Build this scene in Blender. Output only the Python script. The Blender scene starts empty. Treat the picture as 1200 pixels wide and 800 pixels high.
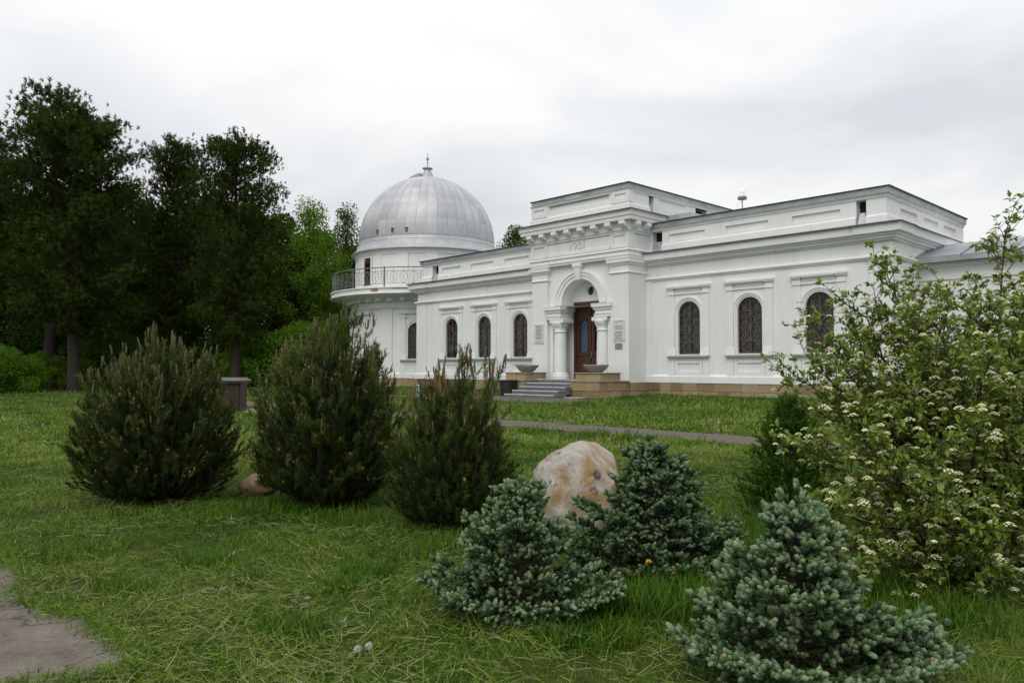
import bpy, bmesh, math, random
import numpy as np
from mathutils import Vector, Matrix

# ------------------------------------------------------------------ camera
scene = bpy.context.scene
F_PX, EYE = 900.0, 1.6
PITCH = math.atan(31.5 / 900)
cam_d = bpy.data.cameras.new('camera')
cam_d.sensor_width = 36.0
cam_d.lens = 36.0 * F_PX / 1200.0
cam_d.clip_start = 0.05
cam_d.clip_end = 3000.0
cam = bpy.data.objects.new('camera', cam_d)
scene.collection.objects.link(cam)
cam.location = (0, 0, EYE)
cam.rotation_euler = (math.radians(90) + PITCH, 0, 0)
scene.camera = cam

# ------------------------------------------------------------------ sky, sun, exposure
SUN_EL, SUN_AZ = math.radians(50), math.radians(205)      # compass azimuth, clockwise from +Y
world = bpy.data.worlds.new('World')
scene.world = world
world.use_nodes = True
wn, wl = world.node_tree.nodes, world.node_tree.links
wn.clear()
def wnode(t, **kw):
    n = wn.new(t)
    for k, v in kw.items():
        setattr(n, k, v)
    return n
w_out = wnode('ShaderNodeOutputWorld')
w_bg = wnode('ShaderNodeBackground')
w_sky = wnode('ShaderNodeTexSky', sky_type='NISHITA', sun_disc=False)
w_sky.sun_elevation = SUN_EL
w_sky.sun_rotation = SUN_AZ
w_sky.air_density = 1.0
w_sky.dust_density = 3.0
tc = wnode('ShaderNodeTexCoord')
sep = wnode('ShaderNodeSeparateXYZ')
wl.new(tc.outputs['Generated'], sep.inputs[0])
zmax = wnode('ShaderNodeMath', operation='MAXIMUM'); zmax.inputs[1].default_value = 0.0
wl.new(sep.outputs['Z'], zmax.inputs[0])
zadd = wnode('ShaderNodeMath', operation='ADD'); zadd.inputs[1].default_value = 0.16
wl.new(zmax.outputs[0], zadd.inputs[0])
dx = wnode('ShaderNodeMath', operation='DIVIDE'); dy = wnode('ShaderNodeMath', operation='DIVIDE')
wl.new(sep.outputs['X'], dx.inputs[0]); wl.new(zadd.outputs[0], dx.inputs[1])
wl.new(sep.outputs['Y'], dy.inputs[0]); wl.new(zadd.outputs[0], dy.inputs[1])
cmb = wnode('ShaderNodeCombineXYZ')
wl.new(dx.outputs[0], cmb.inputs['X']); wl.new(dy.outputs[0], cmb.inputs['Y'])
cmb.inputs['Z'].default_value = 3.7
n1 = wnode('ShaderNodeTexNoise'); n1.inputs['Scale'].default_value = 0.85
n1.inputs['Detail'].default_value = 5.0; n1.inputs['Roughness'].default_value = 0.48
n1.inputs['Distortion'].default_value = 0.5
wl.new(cmb.outputs[0], n1.inputs['Vector'])
ramp = wnode('ShaderNodeValToRGB')
e = ramp.color_ramp.elements
e[0].position = 0.36; e[0].color = (0.69, 0.715, 0.75, 1)
e[1].position = 0.58; e[1].color = (0.94, 0.945, 0.945, 1)
wl.new(n1.outputs['Fac'], ramp.inputs['Fac'])
skys = wnode('ShaderNodeVectorMath', operation='SCALE'); skys.inputs['Scale'].default_value = 0.10
wl.new(w_sky.outputs[0], skys.inputs[0])
wmix = wnode('ShaderNodeMix', data_type='RGBA'); wmix.inputs['Factor'].default_value = 0.94
wl.new(skys.outputs[0], wmix.inputs['A']); wl.new(ramp.outputs['Color'], wmix.inputs['B'])
# a thick cloud deck is brighter towards the zenith
zr = wnode('ShaderNodeMapRange'); zr.inputs['From Min'].default_value = 0.0; zr.inputs['From Max'].default_value = 1.0
zr.inputs['To Min'].default_value = 0.93; zr.inputs['To Max'].default_value = 1.45
wl.new(zmax.outputs[0], zr.inputs['Value'])
wsc = wnode('ShaderNodeVectorMath', operation='SCALE')
wl.new(wmix.outputs['Result'], wsc.inputs[0]); wl.new(zr.outputs[0], wsc.inputs['Scale'])
wl.new(wsc.outputs[0], w_bg.inputs['Color'])
w_bg.inputs['Strength'].default_value = 1.0
wl.new(w_bg.outputs[0], w_out.inputs[0])

sun_d = bpy.data.lights.new('sun', 'SUN')
sun_d.energy = 1.25
sun_d.angle = math.radians(40)
sun_d.color = (1.0, 0.97, 0.93)
sun = bpy.data.objects.new('sun', sun_d)
scene.collection.objects.link(sun)
sd = Vector((math.sin(SUN_AZ) * math.cos(SUN_EL), math.cos(SUN_AZ) * math.cos(SUN_EL), math.sin(SUN_EL)))
sun.rotation_euler = (-sd).to_track_quat('-Z', 'Y').to_euler()
sun.location = (0, -20, 40)

scene.view_settings.view_transform = 'Standard'
scene.view_settings.look = 'None'
scene.view_settings.exposure = 0.0
scene.view_settings.gamma = 1.0
scene.view_settings.use_curve_mapping = False
scene.render.engine = 'CYCLES'

# ------------------------------------------------------------------ helpers
rng = np.random.default_rng(11)
random.seed(11)
COL = scene.collection
PI = math.pi
TH = math.atan(868 / 900)
ES = np.array([math.sin(TH), -math.cos(TH)])
ET = np.array([math.cos(TH), math.sin(TH)])
OX, OY = 160 / 900 * 33.35 * 0.99999, 33.35
OX = 5.925
BANG = math.atan2(ES[1], ES[0])

def ground_z(x, y):
    q = ET[0] * np.asarray(x, float) + ET[1] * np.asarray(y, float)
    base = np.interp(q, [-50, 3, 8, 13.5, 22.8, 26.6, 27.5, 200], [0, 0, .07, .2, .34, .47, .5, .5])
    return base

def ray(px, py):
    x = (px - 600) / F_PX; y = -(py - 400) / F_PX
    return np.array([x, math.cos(PITCH) - y * math.sin(PITCH), math.sin(PITCH) + y * math.cos(PITCH)])
def at(px, py, Y):
    d = ray(px, py); d = d * (Y / d[1]); return Vector((d[0], d[1], EYE + d[2]))
def onground(px, Y):
    p = at(px, 431.5, Y); return Vector((p.x, p.y, float(ground_z(p.x, p.y))))
def bworld(s, t, z=0.0):
    return Vector((OX + ES[0] * s + ET[0] * t, OY + ES[1] * s + ET[1] * t, z))

def tag(o, label=None, cat=None, group=None, kind=None):
    if label: o['label'] = label
    if cat: o['category'] = cat
    if group: o['group'] = group
    if kind: o['kind'] = kind
    return o
def empty(name, loc=(0, 0, 0), rz=0.0, parent=None):
    o = bpy.data.objects.new(name, None)
    COL.objects.link(o); o.location = loc; o.rotation_euler = (0, 0, rz); o.parent = parent
    o.empty_display_size = 0.3
    return o
def link(name, me, parent=None, loc=(0, 0, 0), rz=0.0):
    o = bpy.data.objects.new(name, me)
    COL.objects.link(o); o.parent = parent; o.location = loc; o.rotation_euler = (0, 0, rz)
    return o
def copy_tree(o, parent=None):
    c = o.copy(); COL.objects.link(c); c.parent = parent
    for ch in o.children:
        copy_tree(ch, c)
    return c

class MB:
    """collects shapes; build() links them as ONE mesh object"""
    def __init__(s): s.v, s.f = [], []
    def add(s, vs, fs):
        b = len(s.v); s.v += [tuple(v) for v in vs]; s.f += [tuple(i + b for i in f) for f in fs]
    def box(s, x0, x1, y0, y1, z0, z1):
        s.add([(x0, y0, z0), (x1, y0, z0), (x1, y1, z0), (x0, y1, z0), (x0, y0, z1), (x1, y0, z1), (x1, y1, z1), (x0, y1, z1)],
              [(0, 3, 2, 1), (4, 5, 6, 7), (0, 1, 5, 4), (1, 2, 6, 5), (2, 3, 7, 6), (3, 0, 4, 7)])
    def taper(s, x0, x1, y0, y1, z0, z1, i):
        """box whose top is inset by i"""
        s.add([(x0, y0, z0), (x1, y0, z0), (x1, y1, z0), (x0, y1, z0), (x0 + i, y0 + i, z1), (x1 - i, y0 + i, z1), (x1 - i, y1 - i, z1), (x0 + i, y1 - i, z1)],
              [(0, 3, 2, 1), (4, 5, 6, 7), (0, 1, 5, 4), (1, 2, 6, 5), (2, 3, 7, 6), (3, 0, 4, 7)])
    def sweep(s, path, prof, closed=False, caps=True):
        """profile of (outward, z) swept along a plan path; outward is to the right of travel"""
        P = [Vector(p) for p in path]; n = len(P); rows = []
        for i in range(n):
            ns = []
            for a, b in ((i - 1, i), (i, i + 1)):
                if closed: a %= n; b %= n
                elif a < 0 or b >= n: continue
                d = (P[b] - P[a]).normalized(); ns.append(Vector((d.y, -d.x)))
            m = ns[0] if len(ns) == 1 else (ns[0] + ns[1]) / (1 + max(-.6, ns[0].dot(ns[1])))
            rows.append([(P[i].x + m.x * o, P[i].y + m.y * o, z) for o, z in prof])
        k = len(prof); vs = [v for r in rows for v in r]; fs = []
        for i in range(n if closed else n - 1):
            j = (i + 1) % n
            for a in range(k - 1):
                fs.append((i * k + a, j * k + a, j * k + a + 1, i * k + a + 1))
        if caps and not closed:
            fs.append(tuple(range(k))[::-1]); fs.append(tuple((n - 1) * k + a for a in range(k)))
        s.add(vs, fs)
    def lathe(s, prof, n=24, c=(0, 0), a0=0, a1=2 * PI):
        full = abs(a1 - a0 - 2 * PI) < 1e-6; m = n if full else n + 1; k = len(prof)
        vs = [(c[0] + r * math.cos(a0 + (a1 - a0) * i / n), c[1] + r * math.sin(a0 + (a1 - a0) * i / n), z) for i in range(m) for r, z in prof]
        fs = []
        for i in range(n):
            j = (i + 1) % m
            for a in range(k - 1):
                fs.append((i * k + a, j * k + a, j * k + a + 1, i * k + a + 1))
        s.add(vs, fs)
    def tube(s, pts, rad, n=5, cap=True):
        pts = [Vector(p) for p in pts]; rad = rad if hasattr(rad, '__len__') else [rad] * len(pts)
        vs, fs = [], []; up = Vector((0, 0, 1)); prev = None
        for i, p in enumerate(pts):
            d = (pts[min(i + 1, len(pts) - 1)] - pts[max(i - 1, 0)])
            d = d.normalized() if d.length > 1e-9 else Vector((0, 0, 1))
            if prev is None:
                a = d.cross(up if abs(d.z) < .9 else Vector((1, 0, 0))).normalized()
            else:
                a = (prev - d * prev.dot(d)); a = a.normalized() if a.length > 1e-6 else d.orthogonal().normalized()
            prev = a; b = d.cross(a)
            for j in range(n):
                q = 2 * PI * j / n; vs.append(p + (a * math.cos(q) + b * math.sin(q)) * rad[i])
        for i in range(len(pts) - 1):
            for j in range(n):
                k = (j + 1) % n; fs.append((i * n + j, i * n + k, (i + 1) * n + k, (i + 1) * n + j))
        if cap:
            fs.append(tuple(range(n))[::-1]); fs.append(tuple((len(pts) - 1) * n + j for j in range(n)))
        s.add(vs, fs)
    def ring_xz(s, cx, cz, r0, r1, y0, y1, a0=0, a1=PI, n=16):
        """flat arch band in the xz plane, front at y0, back at y1"""
        full = abs(a1 - a0 - 2 * PI) < 1e-6
        vs, fs = [], []
        for i in range(n + 1):
            a = a0 + (a1 - a0) * i / n; c, q = math.cos(a), math.sin(a)
            for r in (r0, r1):
                for y in (y0, y1): vs.append((cx + r * c, y, cz + r * q))
        for i in range(n):
            b, d = i * 4, (i + 1) * 4
            fs += [(b, b + 2, d + 2, d), (b + 1, d + 1, d + 3, b + 3), (b, d, d + 1, b + 1), (b + 2, b + 3, d + 3, d + 2)]
        if not full: fs += [(0, 1, 3, 2), (n * 4, n * 4 + 2, n * 4 + 3, n * 4 + 1)]
        s.add(vs, fs)
    def arched_wall(s, m, u0, u1, z0, z1, ops, depth, du=99., n=14):
        """m(u,z,d) maps wall coordinates to space; ops = (centre, width, bottom, spring)"""
        def quad(a, b, c, d):
            s.add([m(*a), m(*b), m(*c), m(*d)], [(0, 1, 2, 3)])
        def rect(a, b, c, d):
            if b - a < 1e-6 or d - c < 1e-6: return
            k = max(1, math.ceil((b - a) / du))
            for i in range(k):
                x0, x1 = a + (b - a) * i / k, a + (b - a) * (i + 1) / k
                quad((x0, c, 0), (x1, c, 0), (x1, d, 0), (x0, d, 0))
        cur = u0
        for uc, w, zb, zs in sorted(ops):
            r = w / 2; rect(cur, uc - r, z0, z1); rect(uc - r, uc + r, z0, zb)
            out = [(uc + r * math.cos(PI - PI * i / n), zs + r * math.sin(PI - PI * i / n)) for i in range(n + 1)]
            for (a, b), (c, d) in zip(out, out[1:]):
                quad((a, b, 0), (c, d, 0), (c, z1, 0), (a, z1, 0))
            loop = [(uc - r, zb)] + out + [(uc + r, zb)]
            for (a, b), (c, d) in zip(loop, loop[1:] + loop[:1]):
                quad((a, b, 0), (a, b, depth), (c, d, depth), (c, d, 0))
            cur = uc + r
        rect(cur, u1, z0, z1)
    def mesh(s, name, mat, smooth=False, bevel=0):
        me = bpy.data.meshes.new(name); me.from_pydata(s.v, [], s.f)
        bm = bmesh.new(); bm.from_mesh(me)
        bmesh.ops.remove_doubles(bm, verts=bm.verts, dist=1e-5)
        bmesh.ops.recalc_face_normals(bm, faces=bm.faces)
        if bevel: bmesh.ops.bevel(bm, geom=list(bm.edges), offset=bevel, segments=1, affect='EDGES')
        bm.to_mesh(me); bm.free()
        if mat: me.materials.append(mat)
        if smooth:
            me.shade_smooth()
        return me
    def build(s, name, mat, parent=None, smooth=False, bevel=0, loc=(0, 0, 0), rz=0.0):
        return link(name, s.mesh(name, mat, smooth, bevel), parent, loc, rz)

def np_mesh(name, V, F, mats, v=None, midx=None, smooth=False):
    """fast mesh from numpy: V (n,3), F (m,3)"""
    me = bpy.data.meshes.new(name)
    V = np.ascontiguousarray(V, dtype=np.float32); F = np.ascontiguousarray(F, dtype=np.int32)
    me.vertices.add(len(V)); me.vertices.foreach_set('co', V.ravel())
    me.loops.add(F.size); me.loops.foreach_set('vertex_index', F.ravel())
    me.polygons.add(len(F)); me.polygons.foreach_set('loop_start', np.arange(0, F.size, F.shape[1], dtype=np.int32))
    me.polygons.foreach_set('loop_total', np.full(len(F), F.shape[1], dtype=np.int32))
    if midx is not None: me.polygons.foreach_set('material_index', np.ascontiguousarray(midx, dtype=np.int32))
    me.polygons.foreach_set('use_smooth', np.full(len(F), smooth))
    for m in mats: me.materials.append(m)
    me.update(calc_edges=True)
    if v is not None:
        a = me.attributes.new('v', 'FLOAT', 'POINT'); a.data.foreach_set('value', np.ascontiguousarray(v, dtype=np.float32))
    return me
def norm(a): return a / np.maximum(np.linalg.norm(a, axis=-1, keepdims=True), 1e-9)
def frames(d, roll):
    """rotation matrices whose local z follows d"""
    d = norm(d); h = np.where(np.abs(d[:, 2:3]) < .95, np.array([[0, 0, 1.]]), np.array([[1., 0, 0]]))
    a = norm(np.cross(h, d)); b = np.cross(d, a)
    c, s = np.cos(roll)[:, None], np.sin(roll)[:, None]
    return np.stack([a * c + b * s, -a * s + b * c, d], axis=2)
class Soup:
    """numpy collector for foliage: many copies of small templates, with a per-copy value"""
    def __init__(s): s.V, s.F, s.v, s.m, s.n = [], [], [], [], 0
    def inst(s, tV, tF, M, P, val, mat=0, grad=None):
        n, k = len(P), len(tV)
        if n == 0: return
        V = np.einsum('nij,kj->nki', M, tV) + P[:, None, :]
        F = tF[None] + (np.arange(n) * k)[:, None, None] + s.n
        s.V.append(V.reshape(-1, 3)); s.F.append(F.reshape(-1, 3))
        vv = np.repeat(np.asarray(val, float), k)
        if grad is not None: vv = vv + np.tile(grad, n)
        s.v.append(vv); s.m.append(np.full(n * len(tF), mat)); s.n += n * k
    def raw(s, V, F, v, mat=0):
        V = np.asarray(V); F = np.asarray(F); s.V.append(V); s.F.append(F + s.n)
        s.v.append(np.broadcast_to(np.asarray(v, float), (len(V),)).copy()); s.m.append(np.full(len(F), mat)); s.n += len(V)
    def mesh(s, name, mats):
        return np_mesh(name, np.concatenate(s.V), np.concatenate(s.F), mats, np.concatenate(s.v), np.concatenate(s.m))

# ------------------------------------------------------------------ materials
def new_mat(name):
    m = bpy.data.materials.new(name); m.use_nodes = True
    nt = m.node_tree; b = nt.nodes['Principled BSDF']
    return m, nt, b
def N(nt, t, **kw):
    n = nt.nodes.new(t)
    for k, v in kw.items(): setattr(n, k, v)
    return n
def noise(nt, scale, detail=4, rough=.55, coord='Object', vec=None):
    n = N(nt, 'ShaderNodeTexNoise'); n.inputs['Scale'].default_value = scale
    n.inputs['Detail'].default_value = detail; n.inputs['Roughness'].default_value = rough
    if vec is None:
        t = N(nt, 'ShaderNodeTexCoord'); vec = t.outputs[coord]
    nt.links.new(vec, n.inputs['Vector']); return n
def ramp_n(nt, fac, stops):
    r = N(nt, 'ShaderNodeValToRGB'); el = r.color_ramp.elements
    while len(el) < len(stops): el.new(.5)
    for x, (p, c) in zip(el, stops): x.position = p; x.color = (*c, 1)
    nt.links.new(fac, r.inputs['Fac']); return r
def bump(nt, b, h, strength=.3, dist=.02):
    n = N(nt, 'ShaderNodeBump'); n.inputs['Strength'].default_value = strength; n.inputs['Distance'].default_value = dist
    nt.links.new(h, n.inputs['Height']); nt.links.new(n.outputs[0], b.inputs['Normal'])
def mixc(nt, fac, a, b, mode='MIX'):
    n = N(nt, 'ShaderNodeMix', data_type='RGBA', blend_type=mode)
    for s_, v in (('Factor', fac), ('A', a), ('B', b)):
        if isinstance(v, bpy.types.NodeSocket): nt.links.new(v, n.inputs[s_])
        elif s_ == 'Factor': n.inputs[s_].default_value = v
        else: n.inputs[s_].default_value = (*v, 1)
    return n.outputs['Result']
def simple(name, col, rough=.6, metal=0., var=.25, scale=6., bmp=.15, bscale=60., objvar=0.):
    m, nt, b = new_mat(name)
    n = noise(nt, scale)
    c = ramp_n(nt, n.outputs['Fac'], [(.25, tuple(x * (1 - var) for x in col)), (.75, tuple(min(1, x * (1 + var)) for x in col))]).outputs['Color']
    if objvar:
        oi = N(nt, 'ShaderNodeObjectInfo')
        r = ramp_n(nt, oi.outputs['Random'], [(0, (1 - objvar,) * 3), (1, (1 + objvar,) * 3)])
        c = mixc(nt, 1.0, c, r.outputs['Color'], 'MULTIPLY')
    nt.links.new(c, b.inputs['Base Color'])
    b.inputs['Roughness'].default_value = rough; b.inputs['Metallic'].default_value = metal
    if bmp:
        n2 = noise(nt, bscale, 3); bump(nt, b, n2.outputs['Fac'], bmp, .01)
    return m
def foliage(name, stops, rough=.55, trans=.25, spec=.3):
    """leaf colours picked by the per-leaf value 'v'"""
    m, nt, b = new_mat(name)
    a = N(nt, 'ShaderNodeAttribute', attribute_name='v')
    r = ramp_n(nt, a.outputs['Fac'], stops)
    nt.links.new(r.outputs['Color'], b.inputs['Base Color'])
    b.inputs['Roughness'].default_value = rough
    b.inputs['Specular IOR Level'].default_value = spec
    if trans:
        t = N(nt, 'ShaderNodeBsdfTranslucent'); nt.links.new(r.outputs['Color'], t.inputs['Color'])
        mx = N(nt, 'ShaderNodeMixShader'); mx.inputs[0].default_value = trans
        o = nt.nodes['Material Output']
        nt.links.new(b.outputs[0], mx.inputs[1]); nt.links.new(t.outputs[0], mx.inputs[2]); nt.links.new(mx.outputs[0], o.inputs['Surface'])
    return m

def mat_plaster():
    m, nt, b = new_mat('white_plaster')
    tcn = N(nt, 'ShaderNodeTexCoord'); mp = N(nt, 'ShaderNodeMapping'); mp.inputs['Scale'].default_value = (2.2, 2.2, .35)
    nt.links.new(tcn.outputs['Object'], mp.inputs['Vector'])
    a = noise(nt, 1.6, 6, .6, vec=mp.outputs[0]); c = noise(nt, .5, 4)
    base = ramp_n(nt, a.outputs['Fac'], [(.25, (.715, .725, .71)), (.5, (.75, .76, .75)), (.8, (.78, .79, .785))])
    dirt = ramp_n(nt, c.outputs['Fac'], [(.36, (.93, .93, .92)), (.62, (1, 1, 1))])
    col = mixc(nt, 1.0, base.outputs['Color'], dirt.outputs['Color'], 'MULTIPLY')
    mp2 = N(nt, 'ShaderNodeMapping'); mp2.inputs['Scale'].default_value = (5.5, 5.5, .22); nt.links.new(tcn.outputs['Object'], mp2.inputs['Vector'])
    stn = noise(nt, 1.3, 5, .6, vec=mp2.outputs[0]); str_ = ramp_n(nt, stn.outputs['Fac'], [(.56, (1, 1, 1)), (.72, (.93, .93, .905))])
    col = mixc(nt, 1.0, col, str_.outputs['Color'], 'MULTIPLY')
    fl = noise(nt, 3.1, 8, .7); flr = ramp_n(nt, fl.outputs['Fac'], [(.70, (1, 1, 1)), (.76, (.80, .78, .70))])
    col = mixc(nt, 1.0, col, flr.outputs['Color'], 'MULTIPLY')
    nt.links.new(col, b.inputs['Base Color']); b.inputs['Roughness'].default_value = .85
    n2 = noise(nt, 14, 5); bump(nt, b, n2.outputs['Fac'], .22, .02)
    return m
def mat_stone():
    m, nt, b = new_mat('plinth_stone')
    oi = N(nt, 'ShaderNodeObjectInfo')
    r = ramp_n(nt, oi.outputs['Random'], [(0, (.20, .135, .08)), (.25, (.33, .25, .15)), (.5, (.38, .31, .20)), (.75, (.36, .245, .12)), (1, (.40, .36, .28))])
    n = noise(nt, 9, 6, .65); rr = ramp_n(nt, n.outputs['Fac'], [(.3, (.62, .60, .56)), (.7, (1.1, 1.1, 1.08))])
    col = mixc(nt, 1.0, r.outputs['Color'], rr.outputs['Color'], 'MULTIPLY')
    nt.links.new(col, b.inputs['Base Color']); b.inputs['Roughness'].default_value = .85
    bump(nt, b, noise(nt, 22, 6).outputs['Fac'], .6, .03)
    return m
def mat_zinc():
    m, nt, b = new_mat('dome_zinc')
    oi = N(nt, 'ShaderNodeObjectInfo')
    r = ramp_n(nt, oi.outputs['Random'], [(0, (.40, .41, .425)), (1, (.52, .53, .545))])
    n = noise(nt, 1.7, 6, .65); rr = ramp_n(nt, n.outputs['Fac'], [(.3, (.80, .80, .81)), (.7, (1.08, 1.08, 1.08))])
    col = mixc(nt, 1.0, r.outputs['Color'], rr.outputs['Color'], 'MULTIPLY')
    nt.links.new(col, b.inputs['Base Color']); b.inputs['Metallic'].default_value = .15; b.inputs['Roughness'].default_value = .5
    bump(nt, b, noise(nt, 2.2, 3).outputs['Fac'], .35, .03)
    return m
def mat_boulder(name='boulder_stone', base=(.74, .68, .60), ochre=(.50, .31, .13), k=0.):
    m, nt, b = new_mat(name)
    n = noise(nt, 5.5, 9, .72); c1 = ramp_n(nt, n.outputs['Fac'], [(.32, tuple(x * .45 for x in base)), (.46, tuple(x * .85 for x in base)), (.6, base), (.75, tuple(min(1, x * 1.2) for x in base))])
    o = noise(nt, 2.3, 5, .6); o.inputs['Distortion'].default_value = .8
    of = ramp_n(nt, o.outputs['Fac'], [(.44 - k, (0, 0, 0)), (.58 - k, (.95, .95, .95))]); col = mixc(nt, of.outputs['Color'], c1.outputs['Color'], ochre)
    d = noise(nt, 3.4, 8, .7); df = ramp_n(nt, d.outputs['Fac'], [(.57, (0, 0, 0)), (.64, (.9, .9, .9))]); col = mixc(nt, df.outputs['Color'], col, (.075, .042, .028))
    nt.links.new(col, b.inputs['Base Color']); b.inputs['Roughness'].default_value = .85
    bump(nt, b, noise(nt, 8, 10, .8).outputs['Fac'], 1.0, .09)
    return m
def mat_ground():
    m, nt, b = new_mat('lawn_ground')
    n = noise(nt, .35, 5); f = noise(nt, 7, 6, .7); g = noise(nt, 1.3, 4)
    c = ramp_n(nt, n.outputs['Fac'], [(.3, (.028, .058, .008)), (.5, (.045, .076, .012)), (.7, (.066, .080, .022))])
    d = ramp_n(nt, f.outputs['Fac'], [(.3, (.30, .29, .26)), (.7, (1.2, 1.18, 1.1))])
    col = mixc(nt, 1.0, c.outputs['Color'], d.outputs['Color'], 'MULTIPLY')
    s = ramp_n(nt, g.outputs['Fac'], [(.56, (0, 0, 0)), (.72, (1, 1, 1))])
    col = mixc(nt, s.outputs['Color'], col, (.046, .034, .018))
    nt.links.new(col, b.inputs['Base Color']); b.inputs['Roughness'].default_value = .95; b.inputs['Specular IOR Level'].default_value = .1
    bump(nt, b, f.outputs['Fac'], .8, .05)
    return m
def mat_glass(name, col, rough=.04):
    m, nt, b = new_mat(name)
    b.inputs['Base Color'].default_value = (*col, 1); b.inputs['Roughness'].default_value = rough
    b.inputs['IOR'].default_value = 1.5
    bump(nt, b, noise(nt, 3, 2).outputs['Fac'], .05, .02)
    return m
def mat_wood(name, a, c, sc=(1, 1, .08)):
    m, nt, b = new_mat(name)
    tcn = N(nt, 'ShaderNodeTexCoord'); mp = N(nt, 'ShaderNodeMapping'); mp.inputs['Scale'].default_value = sc
    nt.links.new(tcn.outputs['Object'], mp.inputs['Vector'])
    n = noise(nt, 28, 5, .6, vec=mp.outputs[0])
    nt.links.new(ramp_n(nt, n.outputs['Fac'], [(.3, a), (.7, c)]).outputs['Color'], b.inputs['Base Color'])
    b.inputs['Roughness'].default_value = .45
    bump(nt, b, n.outputs['Fac'], .25, .01)
    return m
def mat_bark(name, a, c):
    m, nt, b = new_mat(name)
    tcn = N(nt, 'ShaderNodeTexCoord'); mp = N(nt, 'ShaderNodeMapping'); mp.inputs['Scale'].default_value = (1, 1, .25)
    nt.links.new(tcn.outputs['Object'], mp.inputs['Vector'])
    n = noise(nt, 14, 6, .7, vec=mp.outputs[0])
    nt.links.new(ramp_n(nt, n.outputs['Fac'], [(.3, a), (.7, c)]).outputs['Color'], b.inputs['Base Color'])
    b.inputs['Roughness'].default_value = .9
    bump(nt, b, n.outputs['Fac'], .9, .06)
    return m

def mat_slab():
    m, nt, b = new_mat('old_concrete')
    n = noise(nt, 2.4, 8, .7); f = noise(nt, 40, 5, .7)
    c = ramp_n(nt, n.outputs['Fac'], [(.28, (.075, .062, .046)), (.42, (.165, .138, .110)), (.6, (.225, .195, .162)), (.75, (.28, .25, .215))])
    g = ramp_n(nt, f.outputs['Fac'], [(.3, (.62, .62, .60)), (.7, (1.15, 1.15, 1.15))])
    v = N(nt, 'ShaderNodeTexVoronoi', feature='DISTANCE_TO_EDGE'); v.inputs['Scale'].default_value = .75
    t = N(nt, 'ShaderNodeTexCoord'); w_ = noise(nt, 3, 4); mx = N(nt, 'ShaderNodeVectorMath', operation='ADD')
    nt.links.new(t.outputs['Object'], mx.inputs[0]); nt.links.new(w_.outputs['Color'], mx.inputs[1]); nt.links.new(mx.outputs[0], v.inputs['Vector'])
    cr = ramp_n(nt, v.outputs['Distance'], [(.0, (.25, .24, .20)), (.025, (1, 1, 1))])
    col = mixc(nt, 1.0, mixc(nt, 1.0, c.outputs['Color'], g.outputs['Color'], 'MULTIPLY'), cr.outputs['Color'], 'MULTIPLY')
    nt.links.new(col, b.inputs['Base Color']); b.inputs['Roughness'].default_value = .95
    ad = N(nt, 'ShaderNodeMath', operation='ADD'); nt.links.new(f.outputs['Fac'], ad.inputs[0]); nt.links.new(n.outputs['Fac'], ad.inputs[1])
    bump(nt, b, ad.outputs[0], .9, .03)
    return m
M = dict(
    plaster=mat_plaster(), stone=mat_stone(), zinc=mat_zinc(), boulder=mat_boulder(), flat_rock=mat_boulder('flat_rock_stone', (.56, .42, .27), (.48, .28, .12), .0), ground=mat_ground(),
    brick=simple('bare_brick', (.30, .21, .13), .95, var=.35, scale=9, bmp=.6, bscale=30), mortar=simple('mortar', (.17, .145, .11), .95), cap=simple('cap_slab', (.30, .25, .19), .9, scale=4),
    roof_edge=simple('roof_edge_metal', (.10, .105, .11), .5, .4, .3, 2), fascia=simple('galvanised_fascia', (.36, .385, .39), .5, .35, .28, 1.2),
    flash=simple('galvanised_flashing', (.46, .48, .50), .45, .5, .25, 1.5), roof=simple('roof_sheet', (.33, .345, .36), .45, .5, .22, .8, objvar=.12),
    sill=simple('grey_sill', (.27, .28, .27), .7), iron=simple('painted_iron', (.20, .19, .185), .55, .2), grille=simple('grille_iron', (.19, .155, .14), .6),
    railing=simple('railing_iron', (.17, .165, .165), .55, .3), glass=mat_glass('dark_glass', (.012, .011, .011)), blue_glass=mat_glass('blue_glass', (.045, .10, .15), .12),
    frame=mat_wood('window_wood', (.028, .015, .011), (.058, .030, .020)), door=mat_wood('door_wood', (.036, .012, .006), (.088, .032, .014)),
    dark=simple('shade_black', (.012, .012, .012), .9, bmp=0), step=simple('grey_step', (.115, .12, .13), .7, var=.2, objvar=.1), nosing=simple('step_nosing', (.62, .62, .62), .5),  # dark: near-black coat standing for shade in slots and unlit rooms
    concrete=simple('bowl_concrete', (.27, .26, .23), .9, var=.3, scale=9, bmp=.5, bscale=40), soil=simple('soil', (.03, .022, .015), 1.0),
    bin=simple('black_bin', (.012, .012, .013), .5), plaque=simple('marble_plaque', (.60, .61, .61), .45, var=.1), letters=simple('plaque_letters', (.14, .14, .14), .6),
    plaque2=simple('metal_plate', (.26, .27, .27), .35, .5), relief=simple('relief_digits', (.62, .63, .58), .85),
    bench_wood=mat_wood('bench_wood', (.045, .018, .013), (.085, .032, .022), (.08, 1, 1)), bench_iron=simple('bench_iron', (.40, .40, .40), .55),
    box_wood=mat_wood('box_wood', (.018, .010, .008), (.036, .019, .014)), box_lid=simple('box_lid', (.115, .098, .092), .7),
    white=simple('white_paint', (.75, .75, .74), .5), path=simple('path_gravel', (.098, .082, .064), .95, var=.35, scale=14, bmp=.8, bscale=45),
    slab=mat_slab(),
    bark=mat_bark('pine_bark', (.014, .009, .006), (.042, .028, .019)), twig=mat_bark('red_twig', (.045, .022, .015), (.10, .048, .032)),
)

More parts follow.
